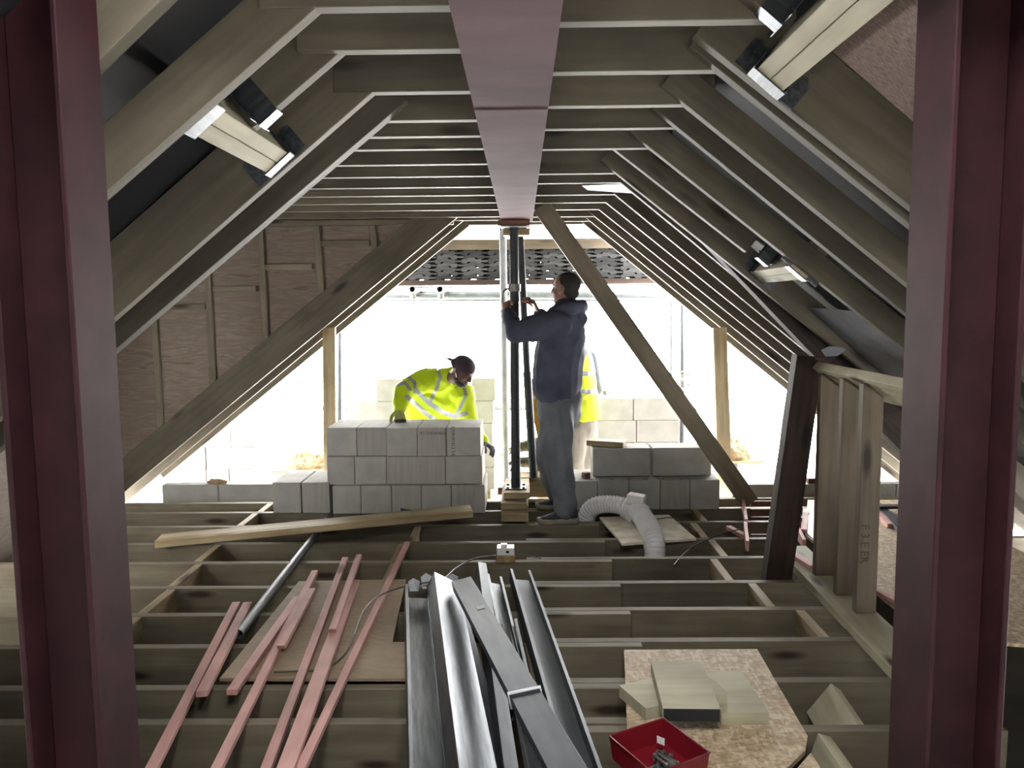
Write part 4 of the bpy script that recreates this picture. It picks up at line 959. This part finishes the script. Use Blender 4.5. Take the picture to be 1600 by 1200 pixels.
def loft(bm, chain, side=(1, 0, 0), seg=16, flat0=False):
    pts = [Vector(c[0]) for c in chain]; n = len(pts); rings = []
    def ring(p, t, ra, rb):
        u = Vector(side) - t*Vector(side).dot(t)
        if u.length < .05: u = t.orthogonal()
        u.normalize(); v = t.cross(u)
        return [bm.verts.new(p + u*ra*math.cos(2*math.pi*k/seg) + v*rb*math.sin(2*math.pi*k/seg)) for k in range(seg)]
    # densify
    P_, A, B_ = [], [], []
    for i in range(n-1):
        p0, p1, p2, p3 = pts[max(i-1, 0)], pts[i], pts[i+1], pts[min(i+2, n-1)]
        a1, a2 = chain[i][1], chain[i+1][1]; b1 = chain[i][2] if len(chain[i]) > 2 else a1; b2 = chain[i+1][2] if len(chain[i+1]) > 2 else a2
        m = 5
        for k in range(m):
            t = k/m; w = t*t*(3-2*t)
            P_.append(.5*((2*p1)+(p2-p0)*t+(2*p0-5*p1+4*p2-p3)*t*t+(3*p1-p0-3*p2+p3)*t**3)); A.append(a1+(a2-a1)*w); B_.append(b1+(b2-b1)*w)
    P_.append(pts[-1]); A.append(chain[-1][1]); B_.append(chain[-1][2] if len(chain[-1]) > 2 else chain[-1][1])
    N = len(P_)
    T = [(P_[min(i+1, N-1)]-P_[max(i-1, 0)]).normalized() for i in range(N)]
    for q in (() if flat0 else (.95, .75, .45)): rings.append(ring(P_[0]-T[0]*min(A[0], B_[0])*q, T[0], A[0]*math.sqrt(1-q*q), B_[0]*math.sqrt(1-q*q)))
    for i in range(N): rings.append(ring(P_[i], T[i], A[i], B_[i]))
    for q in (.45, .75, .95): rings.append(ring(P_[-1]+T[-1]*min(A[-1], B_[-1])*q, T[-1], A[-1]*math.sqrt(1-q*q), B_[-1]*math.sqrt(1-q*q)))
    for a, b in zip(rings, rings[1:]):
        for k in range(seg): bm.faces.new((a[k], a[(k+1) % seg], b[(k+1) % seg], b[k]))
    bm.faces.new(rings[0][::-1]); bm.faces.new(rings[-1])
def ell(bm, c, r, fr=None, sub=3):
    g = bmesh.ops.create_icosphere(bm, subdivisions=sub, radius=1)['verts']
    for v in g:
        w = Vector((v.co.x*r[0], v.co.y*r[1], v.co.z*r[2])); v.co = (fr @ w if fr else w)+Vector(c)
def bake(name, bm, mat, parent, voxel=.01, smooth_it=4, fold=None, origin=None):
    bmesh.ops.recalc_face_normals(bm, faces=bm.faces)
    o = from_bm(name+'_tmp', bm, mat)
    r = o.modifiers.new('r', 'REMESH'); r.mode = 'VOXEL'; r.voxel_size = voxel
    s = o.modifiers.new('s', 'SMOOTH'); s.factor = .5; s.iterations = smooth_it
    me = bpy.data.meshes.new_from_object(o.evaluated_get(bpy.context.evaluated_depsgraph_get())); bpy.data.objects.remove(o)
    me.name = name
    if not me.materials: me.materials.append(mat)
    if fold:
        me.update(); nr = [v.normal.copy() for v in me.vertices]
        for v, nn in zip(me.vertices, nr): v.co += nn*fold(v.co)
    for p in me.polygons: p.use_smooth = True
    o = bpy.data.objects.new(name, me); COL.objects.link(o)
    if parent is not None: o.parent = parent; o.matrix_parent_inverse = Matrix.Translation(parent.location).inverted()
    return o
def hand(bm, wrist, d, n, thumb=1, curl=.5, s=1.0, fat=0):
    d = Vector(d).normalized(); n = Vector(n); n = (n-d*n.dot(d)).normalized(); l = d.cross(n)*thumb
    w = Vector(wrist)
    loft(bm, [(w, (.026+fat)*s, (.020+fat)*s), (w+d*.03*s, (.034+fat)*s, (.016+fat)*s), (w+d*.075*s, (.040+fat)*s, (.014+fat)*s), (w+d*.09*s, (.036+fat)*s, (.012+fat)*s)], side=l)
    for k, (off, ln) in enumerate(((.030, .072), (.010, .083), (-.011, .078), (-.031, .060))):
        p = w+d*(.085-.006*abs(k-1))*s+l*off*s; dd = (d+l*off*3).normalized(); ch = [(p-dd*.012*s, (.0095+fat)*s)]; c = curl*.6
        for f, fr in ((.45, .0092), (.31, .0085), (.24, .0075)):
            dd = (dd*math.cos(c)+n*math.sin(c)).normalized(); p = p+dd*ln*f*s; ch.append((p.copy(), (fr+fat)*s)); c = curl*1.15
        loft(bm, ch, seg=8)
    p = w+d*.025*s+l*.028*s; dd = (d*.6+l*.75+n*.25).normalized(); q = p+dd*.045*s; dd2 = (d*.85+l*.25+n*(.3+curl*.5)).normalized(); q2 = q+dd2*.034*s; q3 = q2+(dd2+n*.3*curl).normalized()*.026*s
    loft(bm, [(p, (.014+fat)*s), (q, (.0115+fat)*s), (q2, (.0105+fat)*s), (q3, (.0085+fat)*s)], seg=8)
def hframe(face, up=(0, 0, 1), roll=0):
    f = Vector(face).normalized(); u = Vector(up); u = (u-f*u.dot(f)).normalized(); s = f.cross(u)
    if roll: R = Matrix.Rotation(roll, 3, f); u = R @ u; s = R @ s
    return Matrix((s, f, u)).transposed()          # columns: side, face, up
def head(bm, c, fr, k=1.0):
    c = Vector(c); E = lambda p, r, sub=3: ell(bm, c+fr @ (Vector(p)*k), [x*k for x in r], fr, sub)
    E((0, -.005, .03), (.076, .094, .088)); E((0, .028, -.035), (.060, .062, .074)); E((0, .062, -.088), (.026, .024, .020)); E((0, .01, -.06), (.054, .055, .045))
    E((0, .084, .022), (.046, .014, .011), 2); E((.038, .062, -.02), (.02, .02, .02), 2); E((-.038, .062, -.02), (.02, .02, .02), 2)
    loft(bm, [(c+fr @ (Vector((0, .092, .012))*k), .008*k), (c+fr @ (Vector((0, .101, -.012))*k), .010*k), (c+fr @ (Vector((0, .104, -.026))*k), .012*k)], seg=8)
    E((0, .088, -.052), (.023, .011, .006), 2); E((0, .086, -.063), (.020, .011, .007), 2)
    for s_ in (-1, 1): E((s_*.078, -.005, -.012), (.010, .019, .031), 2)
def proj_px(p):
    v = Vector(p)-Vector((0, 0, H)); return 800+F*v.dot(_r)/v.dot(_f), 600+F*v.dot(_d)/v.dot(_f)
def seg_d(px, py, line):
    best = 1e9
    for (ax, ay), (bx, by) in zip(line, line[1:]):
        dx, dy = bx-ax, by-ay; t = max(0, min(1, ((px-ax)*dx+(py-ay)*dy)/(dx*dx+dy*dy+1e-9)))
        best = min(best, math.hypot(px-ax-dx*t, py-ay-dy*t))
    return best
def stripes(o, mat, lines, wd):
    me = o.data; me.materials.append(mat); off = o.matrix_world.translation
    for p in me.polygons:
        x, y = proj_px(p.center+off)
        if any(seg_d(x, y, ln_) < wd for ln_ in lines): p.material_index = 1
def folds(amp, sc, st=(1, 1, 2.2), seed=0):
    def f(co):
        q = Vector((co.x*st[0], co.y*st[1], co.z*st[2]))*sc+Vector((seed*5.1, 0, 0))
        a = noise.noise(q+Vector((noise.noise(q*.5), 0, noise.noise(q*.6+Vector((3, 3, 3)))))*.8)
        return amp*(1-2.2*abs(a))*.8+amp*.3*noise.noise(q*2.3)
    return f
def eyes(parent, c, fr, k=1.0):
    for s_ in (-1, 1):
        bm = bmesh.new(); ell(bm, Vector(c)+fr @ (Vector((s_*.030, .077, .004))*k), (.012*k, .008*k, .006*k), fr, 2); o = from_bm('eye', bm, M['dark'], None, True); o.parent = parent; o.matrix_parent_inverse = Matrix.Translation(parent.location).inverted()
def shoe(parent, heel, d, s=1.0, pitch=0, label='shoe'):
    d = Vector(d).normalized(); d = Vector((d.x, d.y, math.sin(pitch))).normalized(); h = Vector(heel); u = Vector((0, 0, 1)); sd = d.cross(u).normalized(); u = sd.cross(d)
    bm = bmesh.new(); Lq = .295*s
    loft(bm, [(h+d*.035+u*.07, .034, .042), (h+d*.08+u*.072, .038, .046), (h+d*.13+u*.062, .041, .040), (h+d*.19+u*.048, .045, .028), (h+d*.245+u*.038, .040, .020), (h+d*.265+u*.034, .030, .015)], side=sd)
    loft(bm, [(h+d*.045+u*.06, .034, .036), (h+d*.055+u*.13, .036, .044)], side=sd)
    up = bake('shoe', bm, M['shoe'], parent, .007, 3); up['label'] = label
    bm = bmesh.new(); V = []
    out = [(0, .022), (.02, .034), (.08, .036), (.14, .040), (.21, .048), (.26, .042), (.288, .022), (.295, 0)]
    ring = [(a, b) for a, b in out]+[(a, -b) for a, b in out[-2::-1]]
    lay = []
    for zz, ex in ((0, -.004), (.01, .002), (.028, .003), (.036, 0)):
        lay.append([bm.verts.new(h+d*(a*s+(ex if a > .15 else -ex)+(0))+sd*(b+(ex if b > 0 else -ex))+u*(zz*(1.25-.9*a)+(.012*max(0, (a-.2)/.095)**2))) for a, b in ring])
    for A_, B2 in zip(lay, lay[1:]):
        for i in range(len(ring)): bm.faces.new((A_[i], A_[(i+1) % len(ring)], B2[(i+1) % len(ring)], B2[i]))
    bm.faces.new(lay[0][::-1]); bm.faces.new(lay[-1]); bmesh.ops.recalc_face_normals(bm, faces=bm.faces)
    o = from_bm('sole', bm, M['sole'], up, True); o['label'] = 'off-white sole'
    bm = bmesh.new()
    for k in range(4):
        q = h+d*(.115+k*.022)+u*(.098-k*.011); sweep_bm([q-sd*.028-u*.006, q+u*.006, q+sd*.028-u*.006], .0035, 6, bm)
    q = h+d*.11+u*.10-sd*.02; sweep_bm([q, q+u*.02-sd*.02+d*.02, q-u*.05-sd*.026+d*.0], .0028, 6, bm)
    o = from_bm('laces', bm, M['sole'], up, True)

# --- man in the navy hoodie -------------------------------------------------
f1 = Vector((-.84, .54, 0)); w1 = Vector((.54, .84, 0))
PN = thing('person', 'man in navy hoodie and grey joggers standing with raised hands at the prop', 'person', (P(878, 812, Z=0).x, 5.7, 0))
zA = P(886, 800, Y=5.6)
hc = P(884, 452, Y=5.80); fr1 = hframe((-.86, .48, .10))
bm = bmesh.new(); head(bm, hc, fr1, 1.04)
loft(bm, [(P(885, 500, Y=5.8), .07), (P(884, 475, Y=5.80), .056, .06), (hc+Vector((.005, 0, -.03)), .055)], side=w1)
loft(bm, [(P(875, 625, Y=5.79), .15, .11), (P(873, 590, Y=5.79), .14, .10), (P(877, 540, Y=5.79), .16, .11), (P(882, 505, Y=5.79), .15, .09)], side=w1)
nS, nE, nW = P(866, 505, Y=5.64), P(806, 520, Y=5.62), P(792, 486, Y=5.80)
fS, fE, fW = P(894, 503, Y=5.98), P(862, 516, Y=6.14), P(841, 488, Y=6.08)
for S_, E_2, W_ in ((nS, nE, nW), (fS, fE, fW)):
    loft(bm, [(S_, .055), (S_.lerp(E_2, .5), .048), (E_2, .042)]); loft(bm, [(E_2, .042), (E_2.lerp(W_, .5), .036), (W_, .027)])
hand(bm, nW, P(790, 468, Y=5.90)-nW, Vector((.3, .9, .15)), thumb=1, curl=1.0, s=1.0)
hand(bm, fW, P(831, 466, Y=6.02)-fW, Vector((-.9, -.35, -.1)), thumb=-1, curl=.62, s=1.12)
lH, lK, lA = P(872, 640, Y=5.69), P(871, 712, Y=5.64), P(884, 797, Y=5.565)
rH, rK, rA = P(872, 640, Y=5.92), P(858, 712, Y=5.96), P(870, 778, Y=5.965)
for H_, K_, A_ in ((lH, lK, lA), (rH, rK, rA)):
    loft(bm, [(H_, .085), (H_.lerp(K_, .5), .072), (K_, .058)]); loft(bm, [(K_, .056), (K_.lerp(A_, .4), .055), (A_, .036)])
bake('body', bm, M['skin1'], PN, .0065, 2)
bm = bmesh.new(); Eh = lambda p, r: ell(bm, hc+fr1 @ Vector(p), r, fr1)
Eh((0, -.017, .042), (.081, .094, .084)); Eh((0, -.05, -.02), (.066, .05, .055)); Eh((0, -.03, -.0), (.078, .055, .05))
bake('hair', bm, M['hair'], PN, .008, 2); eyes(PN, hc, fr1)
bm = bmesh.new()
loft(bm, [(P(872, 616, Y=5.79), .185, .150), (P(871, 600, Y=5.79), .20, .165), (P(872, 572, Y=5.79), .20, .165), (P(876, 540, Y=5.79), .205, .165), (P(879, 512, Y=5.79), .205, .15), (P(883, 494, Y=5.79), .165, .115), (P(886, 484, Y=5.79), .10, .09)], side=w1)
loft(bm, [(nS+Vector((.03, .03, -.01)), .10), (nS.lerp(nE, .45), .090), (nE+Vector((.01, 0, 0)), .072)]); loft(bm, [(nE, .072), (nE.lerp(nW, .5), .060), (nE.lerp(nW, .93), .042)])
loft(bm, [(fS, .095), (fS.lerp(fE, .5), .08), (fE, .068)]); loft(bm, [(fE, .066), (fE.lerp(fW, .5), .055), (fE.lerp(fW, .9), .042)])
# hood gathered at the nape
loft(bm, [(P(874, 484, Y=5.70), .035), (P(894, 481, Y=5.70), .048, .04), (P(908, 480, Y=5.80), .05, .045), (P(903, 480, Y=5.92), .045), (P(885, 482, Y=5.98), .03)])
loft(bm, [(P(898, 486, Y=5.76), .07, .06), (P(904, 500, Y=5.76), .06, .05)])
bake('hoodie', bm, M['hoodie'], PN, .009, 3, folds(.014, 5, (1, 1, 1.6), seed=1))
bm = bmesh.new()
loft(bm, [(P(874, 609, Y=5.79), .155, .125), (P(875, 625, Y=5.79), .18, .15), (P(874, 645, Y=5.79), .175, .145)], side=w1)
loft(bm, [(lH+Vector((0, .01, 0)), .115, .11), (P(871, 665, Y=5.67), .118, .105), (P(869, 693, Y=5.65), .112, .095), (P(872, 722, Y=5.63), .098, .088), (P(877, 750, Y=5.61), .085, .08), (P(881, 775, Y=5.59), .075, .075), (P(883, 788, Y=5.575), .078, .075), (P(883, 797, Y=5.57), .068, .066)])
loft(bm, [(rH, .115), (P(863, 685, Y=5.95), .105), (rK, .09), (P(862, 745, Y=5.97), .075), (P(868, 768, Y=5.975), .066)])
bake('trousers', bm, M['jogger'], PN, .010, 3, folds(.017, 5.5, (1.5, 1.5, .8), seed=4))
shoe(PN, P(904, 817, Y=5.563)*1.0-Vector((0, 0, P(904, 817, Y=5.563).z)), (-1, -.04, 0), label='dark grey running shoe')
shoe(PN, (P(897, 800, Y=5.95).x, 5.95, 0), (-1, .1, 0), label='dark grey running shoe partly behind the leg')

# --- man bending in the hi-vis jacket ---------------------------------------
PB = thing('person', 'man in yellow hi-vis jacket and dark cap bending over the block stack', 'person', (P(672, 660, Y=6.98).x, 6.98, DZ))
hc2 = P(722, 581, Y=6.42); fr2 = hframe((.72, -.42, -.50), up=(.15, 0, 1), roll=-.05)
sd2 = Vector((.97, .05, -.22))
bm = bmesh.new(); head(bm, hc2, fr2, 1.02)
loft(bm, [(P(698, 600, Y=6.6), .075), (P(707, 590, Y=6.52), .062), (hc2+fr2 @ Vector((0, -.02, -.03)), .058)])
loft(bm, [(P(670, 690, Y=7.0), .16, .12), (P(674, 650, Y=6.86), .15, .11), (P(684, 618, Y=6.70), .17, .11), (P(692, 602, Y=6.62), .15, .08)], side=sd2)
bS, bE, bW = P(661, 596, Y=6.56), P(630, 612, Y=6.42), P(624, 641, Y=6.27)
cS, cE, cW = P(724, 612, Y=6.58), P(734, 660, Y=6.62), P(756, 692, Y=6.50)
for S_, E_2, W_ in ((bS, bE, bW), (cS, cE, cW)):
    loft(bm, [(S_, .055), (S_.lerp(E_2, .5), .048), (E_2, .042)]); loft(bm, [(E_2, .042), (E_2.lerp(W_, .5), .036), (W_, .027)])
hb1 = dict(wrist=bW, d=P(625, 653, Y=6.19)-bW, n=Vector((0, .35, -1)), thumb=-1, curl=.20)
hb2 = dict(wrist=cW, d=P(770, 700, Y=6.45)-cW, n=Vector((-.3, -.2, -1)), thumb=-1, curl=.8)
hand(bm, **hb1); hand(bm, **hb2)
fz = DZ
for sx in (-1, 1):
    hp = P(670+sx*17, 690, Y=7.0); kp = Vector((hp.x+sx*.03, 6.93, .14)); ap = Vector((hp.x+sx*.04, 7.05, fz+.08))
    loft(bm, [(hp, .09), (kp, .06), (ap, .04)])
bake('body', bm, M['skin2'], PB, .0065, 2); eyes(PB, hc2, fr2)
bm = bmesh.new(); ell(bm, hc2+fr2 @ Vector((0, .04, -.075)), (.056, .05, .042), fr2); ell(bm, hc2+fr2 @ Vector((0, .02, -.06)), (.063, .045, .03), fr2)
bake('beard', bm, M['hair'], PB, .008, 1)
bm = bmesh.new(); ell(bm, hc2+fr2 @ Vector((0, -.010, .052)), (.086, .103, .080), fr2); loft(bm, [(hc2+fr2 @ Vector((0, -.09, .035)), .07, .035), (hc2+fr2 @ Vector((0, -.06, .01)), .07, .03)], side=fr2 @ Vector((1, 0, 0)))
cp = bake('cap', bm, M['cap'], PB, .008, 2); cp['label'] = 'dark cap worn backwards'
bm = bmesh.new(); G = []
for j, t in enumerate((0, .35, .7, 1)):
    wv = .062*math.sqrt(max(0, 1-(t*.93)**2)); yv = -.095-.075*t; zz = .035-.0*t
    G.append([[bm.verts.new(hc2+fr2 @ Vector((x*wv, yv, zz+.012*(1-x*x)-.02*t+e))) for x in (-1, -.5, 0, .5, 1)] for e in (0, .004)])
for a, b in zip(G, G[1:]):
    for e in (0, 1):
        for i in range(4): bm.faces.new((a[e][i], a[e][i+1], b[e][i+1], b[e][i]))
    for i in (0, 4): bm.faces.new((a[0][i], a[1][i], b[1][i], b[0][i]))
for i in range(4): bm.faces.new((G[0][0][i], G[0][0][i+1], G[0][1][i+1], G[0][1][i])); bm.faces.new((G[-1][0][i], G[-1][0][i+1], G[-1][1][i+1], G[-1][1][i]))
bmesh.ops.recalc_face_normals(bm, faces=bm.faces)
o = from_bm('cap_brim', bm, M['cap'], None, True); bpy.context.view_layer.update(); o.parent = cp; o.matrix_parent_inverse = cp.matrix_world.inverted()
_ear = hc2+fr2 @ Vector((.086, .0, -.016)); _ear2 = hc2+fr2 @ Vector((-.086, .0, -.016)); _ee = _ear if _ear.y < _ear2.y else _ear2
bm = bmesh.new(); loft(bm, [(_ee, .006), (_ee+Vector((.006, -.004, -.03)), .0045)], seg=8); o = from_bm('earbud', bm, M['white'], None, True); o.parent = PB; o.matrix_parent_inverse = Matrix.Translation(PB.location).inverted()
bm = bmesh.new()
loft(bm, [(P(668, 700, Y=7.0), .20, .17), (P(672, 668, Y=6.92), .235, .175), (P(676, 645, Y=6.83), .245, .175), (P(684, 620, Y=6.72), .235, .155), (P(690, 602, Y=6.64), .20, .12), (P(701, 592, Y=6.56), .115, .085), (P(706, 588, Y=6.53), .075, .07)], side=sd2)
loft(bm, [(bS+Vector((.05, .03, 0)), .10), (bS, .098), (bS.lerp(bE, .55), .086), (bE, .076)]); loft(bm, [(bE, .076), (bE.lerp(bW, .5), .062), (bE.lerp(bW, .9), .046)])
loft(bm, [(cS+Vector((-.05, .03, 0)), .09), (cS, .085), (cS.lerp(cE, .5), .075), (cE, .068)]); loft(bm, [(cE, .066), (cE.lerp(cW, .5), .056), (cE.lerp(cW, .93), .044)])
jk = bake('jacket', bm, M['hivis'], PB, .008, 3, folds(.013, 6, (1, 1, 1.1), seed=8)); jk['label'] = 'yellow hi-vis jacket with silver bands'
bpy.context.view_layer.update()
stripes(jk, M['silver'], [[(650, 609), (668, 628), (690, 643), (710, 651), (728, 646)], [(636, 620), (652, 634), (668, 648), (682, 658)]], 3.6)
me_ = jk.data
for p_ in me_.polygons:
    x, y = proj_px(p_.center+jk.matrix_world.translation)
    if any(seg_d(x, y, l_) < 2.6 for l_ in ([(684, 574), (688, 590), (683, 605), (672, 627)], [(724, 600), (728, 618), (720, 635), (712, 648)], [(622, 601), (633, 598), (641, 609)], [(639, 590), (648, 598), (649, 612)])): p_.material_index = 1
bm = bmesh.new(); hand(bm, **hb1, fat=.0035); g_ = bake('glove', bm, M['glovey'], PB, .005, 1)
tipm = M['gloved']; g_.data.materials.append(tipm); gd_ = Vector(hb1['d']).normalized()
for p_ in g_.data.polygons:
    if (p_.center-bW).dot(gd_) > .118: p_.material_index = 1
g_['label'] = 'yellow-backed glove with dark fingers'
bm = bmesh.new(); hand(bm, **hb2, fat=.0035); bake('glove', bm, M['gloved'], PB, .005, 1)
bm = bmesh.new()
for sx in (-1, 1):
    hp = P(670+sx*17, 690, Y=7.0); kp = Vector((hp.x+sx*.03, 6.93, .14)); ap = Vector((hp.x+sx*.04, 7.05, fz+.10)); loft(bm, [(hp, .12), (kp, .085), (ap, .06)])
bake('trousers', bm, M['jogger'], PB, .012, 3)
for sx in (-1, 1):
    hp = P(670+sx*17, 690, Y=7.0); shoe(PB, (hp.x+sx*.04, 7.13, fz), (0, -1, 0))

# --- worker in the hi-vis vest, mostly hidden -------------------------------
PV = thing('person', 'worker in yellow vest and stone trousers half hidden behind the standing man', 'person', (P(905, 700, Y=7.2).x, 7.2, DZ))
hc3 = P(884, 512, Y=7.22); fr3 = hframe((-.7, .6, -.3))
bm = bmesh.new(); head(bm, hc3, fr3)
loft(bm, [(P(897, 550, Y=7.22), .07), (P(890, 535, Y=7.22), .056), (hc3, .055)])
loft(bm, [(P(910, 665, Y=7.2), .14, .11), (P(910, 610, Y=7.2), .135, .10), (P(904, 560, Y=7.2), .16, .10), (P(899, 545, Y=7.2), .14, .08)], side=w1)
vS, vE, vW = P(922, 560, Y=7.34), P(934, 608, Y=7.38), P(900, 640, Y=7.38)
uS, uE, uW = P(884, 562, Y=7.06), P(876, 610, Y=7.02), P(872, 640, Y=7.10)
for S_, E_2, W_ in ((vS, vE, vW), (uS, uE, uW)):
    loft(bm, [(S_, .05), (S_.lerp(E_2, .5), .045), (E_2, .04)]); loft(bm, [(E_2, .04), (W_, .027)]); hand(bm, W_, Vector((-.6, 0, -.5)), Vector((0, -.5, -.5)), 1, .6)
vL = [(P(917, 668, Y=7.25), P(914, 725, Y=7.22), Vector((P(910, 790, Y=7.22).x, 7.24, DZ+.09))), (P(899, 668, Y=7.12), P(897, 725, Y=7.10), Vector((P(894, 790, Y=7.1).x, 7.10, DZ+.09)))]
for a, b, c in vL: loft(bm, [(a, .085), (b, .06), (c, .04)])
bake('body', bm, M['skin1'], PV, .0075, 2)
bm = bmesh.new(); ell(bm, hc3+fr3 @ Vector((0, -.017, .042)), (.081, .094, .084), fr3); ell(bm, hc3+fr3 @ Vector((0, -.05, -.02)), (.066, .05, .055), fr3); bake('hair', bm, M['hair'], PV, .010, 2)
bm = bmesh.new()
loft(bm, [(P(913, 640, Y=7.2), .15, .12), (P(909, 610, Y=7.2), .15, .115), (P(904, 562, Y=7.2), .17, .11), (P(898, 545, Y=7.2), .12, .08)], side=w1)
for S_, E_2, W_ in ((vS, vE, vW), (uS, uE, uW)): loft(bm, [(S_, .065), (S_.lerp(E_2, .5), .055), (E_2, .05)]); loft(bm, [(E_2, .05), (E_2.lerp(W_, .9), .038)])
o = bake('sweater', bm, M['jogger'], PV, .012, 3); o['label'] = 'grey sleeves under the vest'
bm = bmesh.new(); loft(bm, [(P(913, 655, Y=7.2), .175, .15), (P(912, 640, Y=7.2), .172, .145), (P(909, 610, Y=7.2), .16, .13), (P(905, 575, Y=7.2), .165, .125), (P(901, 556, Y=7.2), .145, .11), (P(897, 543, Y=7.2), .10, .07)], side=w1, flat0=True)
vt_ = bake('vest', bm, M['vest'], PV, .009, 3, folds(.008, 6, seed=3)); bpy.context.view_layer.update()
stripes(vt_, M['silver'], [[(860, 586), (942, 583)], [(860, 614), (946, 611)], [(919, 548), (926, 562), (927, 584)]], 3.6)
bm = bmesh.new(); loft(bm, [(P(910, 648, Y=7.19), .15, .125), (P(909, 668, Y=7.19), .155, .13)], side=w1)
for a, b, c in vL: loft(bm, [(a, .105), (a.lerp(b, .5), .10), (b, .088), (c, .072)])
bake('trousers', bm, M['beige'], PV, .012, 3, folds(.01, 5, (1.6, 1.6, 1), seed=6))
for a, b, c in vL: shoe(PV, (c.x+.09, c.y, DZ), (-1, .2, 0))

# --- crouching worker in camouflage, glimpsed between the prop and the man ---
PC = thing('person', 'crouching worker in camouflage top reaching out with a pale glove behind the props', 'person', (P(872, 760, Y=6.82).x, 6.82, DZ))
hc4 = P(862, 664, Y=6.99); fr4 = hframe((-.85, -.1, -.45))
bm = bmesh.new(); head(bm, hc4, fr4)
loft(bm, [(P(868, 690, Y=6.97), .065), (P(864, 677, Y=6.97), .056), (hc4, .055)])
loft(bm, [(P(872, 752, Y=6.97), .14, .11), (P(869, 715, Y=6.97), .13, .11), (P(867, 690, Y=6.97), .15, .10)], side=(0, 1, 0))
kS, kE, kW = P(868, 690, Y=7.01), P(840, 694, Y=6.97), P(806, 700, Y=6.87)
jS, jE, jW = P(864, 700, Y=6.71), P(838, 722, Y=6.67), P(812, 722, Y=6.71)
for S_, E_2, W_ in ((kS, kE, kW), (jS, jE, jW)):
    loft(bm, [(S_, .05), (S_.lerp(E_2, .5), .045), (E_2, .04)]); loft(bm, [(E_2, .04), (E_2.lerp(W_, .6), .036), (W_, .028)])
hk = dict(wrist=kW, d=P(780, 706, Y=6.82)-kW, n=Vector((0, -.3, -1)), thumb=1, curl=.5)
hand(bm, **hk); hand(bm, jW, Vector((-1, -.1, -.05)), Vector((0, 0, -1)), 1, 1.1)
legs4 = [(P(876, 755, Y=6.87), Vector((P(846, 742, Y=6.63).x, 6.67, P(846, 742, Y=6.67).z)), Vector((P(858, 790, Y=6.67).x, 6.80, DZ+.09))), (P(876, 755, Y=7.05), Vector((P(850, 735, Y=7.03).x, 7.05, P(850, 735, Y=7.05).z)), Vector((P(866, 790, Y=6.97).x, 7.05, DZ+.09)))]
for a, b, c in legs4: loft(bm, [(a, .08), (b, .06), (c, .04)])
bake('body', bm, M['skin2'], PC, .0075, 2)
bm = bmesh.new(); ell(bm, hc4+fr4 @ Vector((0, -.017, .042)), (.081, .094, .084), fr4); ell(bm, hc4+fr4 @ Vector((0, -.05, -.02)), (.066, .05, .055), fr4); bake('hair', bm, M['hair'], PC, .010, 2)
bm = bmesh.new(); loft(bm, [(P(872, 745, Y=6.97), .15, .13), (P(869, 715, Y=6.97), .155, .135), (P(867, 695, Y=6.97), .16, .11), (P(866, 684, Y=6.97), .09, .08)], side=(0, 1, 0))
for S_, E_2, W_ in ((kS, kE, kW), (jS, jE, jW)): loft(bm, [(S_, .07), (E_2, .058)]); loft(bm, [(E_2, .058), (E_2.lerp(W_, .85), .042)])
bake('camouflage_shirt', bm, M['camo'], PC, .010, 3, folds(.007, 7, seed=2))
bm = bmesh.new(); hand(bm, **hk, fat=.004); bake('glove', bm, M['glovep'], PC, .006, 1)['label'] = 'pale work glove'
bm = bmesh.new()
for a, b, c in legs4: loft(bm, [(a, .11), (a.lerp(b, .5), .10), (b, .088), (c, .068)])
loft(bm, [(legs4[0][0], .13), (legs4[1][0], .13)])
bake('trousers', bm, M['khaki'], PC, .011, 3, folds(.009, 6, seed=5))
for a, b, c in legs4: shoe(PC, (c.x+.08, c.y, DZ), (-1, 0, 0))

# ------------------------------------------------------------------ what is loose is a thing
for o in S.objects:
    if o.parent is None and o.type in ('MESH', 'EMPTY') and 'kind' not in o: o['kind'] = 'thing'
